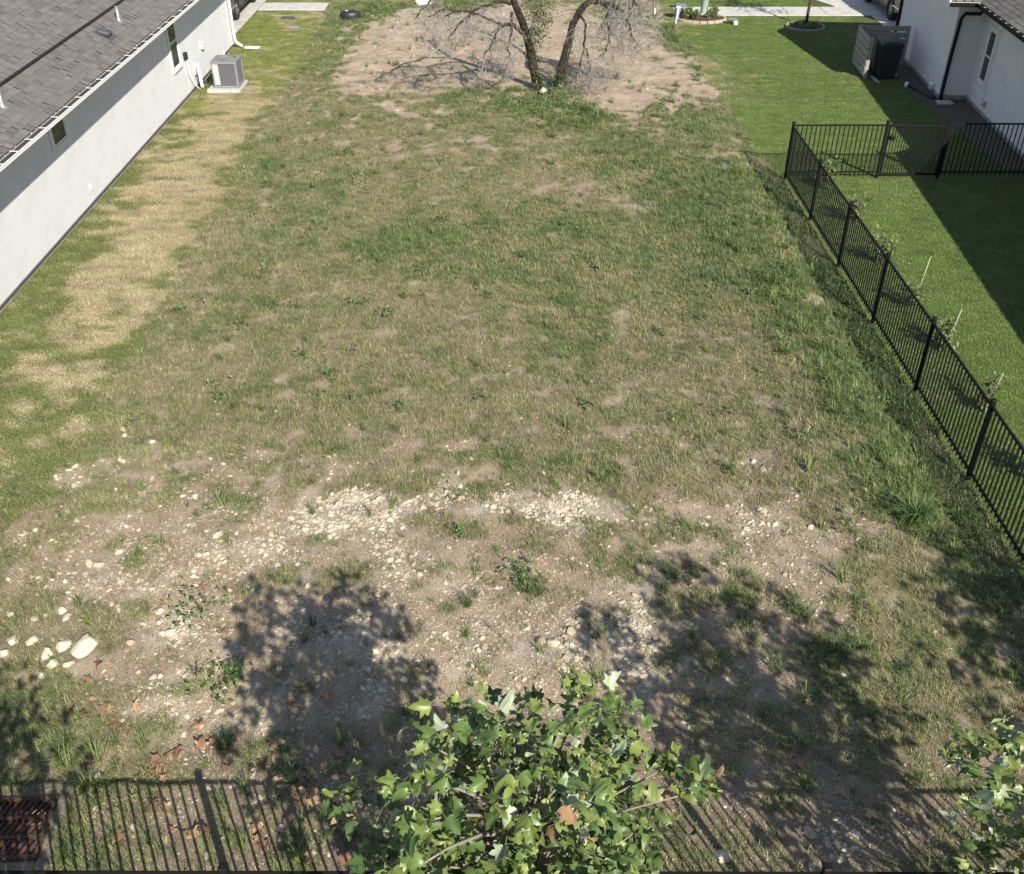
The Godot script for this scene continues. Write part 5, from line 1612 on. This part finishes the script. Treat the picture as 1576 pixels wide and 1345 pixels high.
	for i in 2:
		many("dry_grass", straw[i], mats.blade, bs[i])
		many("lawn_turf", turf[i], mats.blade, bt[i])
		many("long_grass", long[i], mats.blade, bl[i])
	# one big fountain of grass at the fence, and broad-leaved weeds
	var clump := thing("grass_clump", "big fountain shaped clump of long grass on the bank below the fence", "grass clump", on(5.1, -9.6))
	rng.seed = 121
	for k in 3:
		part("blades", tuft(70, 0.3, 0.62, 0.1, 1.0, 0.008, 130 + k), tinted("clump_green", Color(0.1, 0.16, 0.045)), clump, Vector3(R(-0.1, 0.1), 0, R(-0.1, 0.1))).set_meta("kind", "stuff")
	var wb := PackedFloat32Array()
	rng.seed = 131
	var patches: Array = []
	for k in 70:
		patches.append([R(-6.0, 6.0), R(-27.0, -9.5), R(0.06, 0.2), rng.randi_range(12, 45)])
	for q in patches + [[0.09, -8.95, 0.16, 90], [-3.1, -7.35, 0.2, 120], [-3.7, -8.4, 0.24, 90], [0.4, -27.6, 0.5, 260], [0.9, -27.0, 0.5, 260], [-0.1, -28.0, 0.4, 200], [1.6, -27.6, 0.5, 240], [1.2, -28.3, 0.5, 260], [2.0, -26.6, 0.5, 200], [1.6, -28.6, 0.35, 200], [4.4, -14.0, 0.25, 90], [5.4, -12.4, 0.25, 90], [4.9, -16.5, 0.3, 110], [5.2, -19.0, 0.3, 120], [4.6, -36.9, 0.5, 260], [4.9, -36.3, 0.4, 200], [-1.5, -39.5, 0.6, 220], [1.2, -39.8, 0.6, 220], [2.6, -40.0, 0.6, 220], [-2.5, -40.2, 0.6, 160], [-8.6, -30.6, 0.25, 160], [-8.5, -31.2, 0.2, 120], [-8.75, -31.8, 0.18, 80]]:
		for j in q[3]:
			var x: float = q[0] + rng.randfn(0, q[2] * 0.6)
			var z: float = q[1] + rng.randfn(0, q[2] * 0.6)
			put(wb, turned().scaled(Vector3.ONE * R(0.03, 0.075)), on(x, z, R(0.02, 0.18)), Color(0.115, 0.17, 0.05).lerp(Color(0.05, 0.1, 0.025), rng.randf()) * R(0.8, 1.2))
	many("leafy_weeds", oval_leaf(), mats.leaf_stuff, wb)

func tinted(called: String, c: Color) -> StandardMaterial3D:
	var m := leafy(called, 0.55, Color(0.3, 0.4, 0.15))
	m.albedo_color = c.linear_to_srgb()
	return m

func on_paving(x: float, z: float) -> bool:
	return x < -9.3 or (z < -38.9 and z > -40.4 and x < -6.8 and x > -9.4) or (z < -38.1 and z > -39.6 and x > 5.9) or (x > 11.2 and z < -39.5)

func in_bed(x: float, z: float) -> bool:
	if Vector2(x - 10.15, z + 36.45).length() < 0.68 or Vector2(x - 6.7, (z + 37.55) / 0.72).length() < 0.9:
		return true
	if x < -9.36 and z < -33.8:
		return true
	if absf(x + 8.18) < 0.5 and absf(z + 29.3) < 0.56:
		return true
	var lx := x - 11.87 - (z + 28.2) * -0.08
	return lx > (-0.6 if z < -28.0 else (-0.5 + (z + 28.2) * 0.1 if z < -22.5 else 0.74))

func under_rock(x: float, z: float) -> bool:
	for i in 30:
		var q: Array = ROCKS[i]
		var d: float = maxf(absf(x - q[0]), absf(z - q[1] - q[2] * 0.3))
		if d < q[2] * 0.62:
			return true
	return false
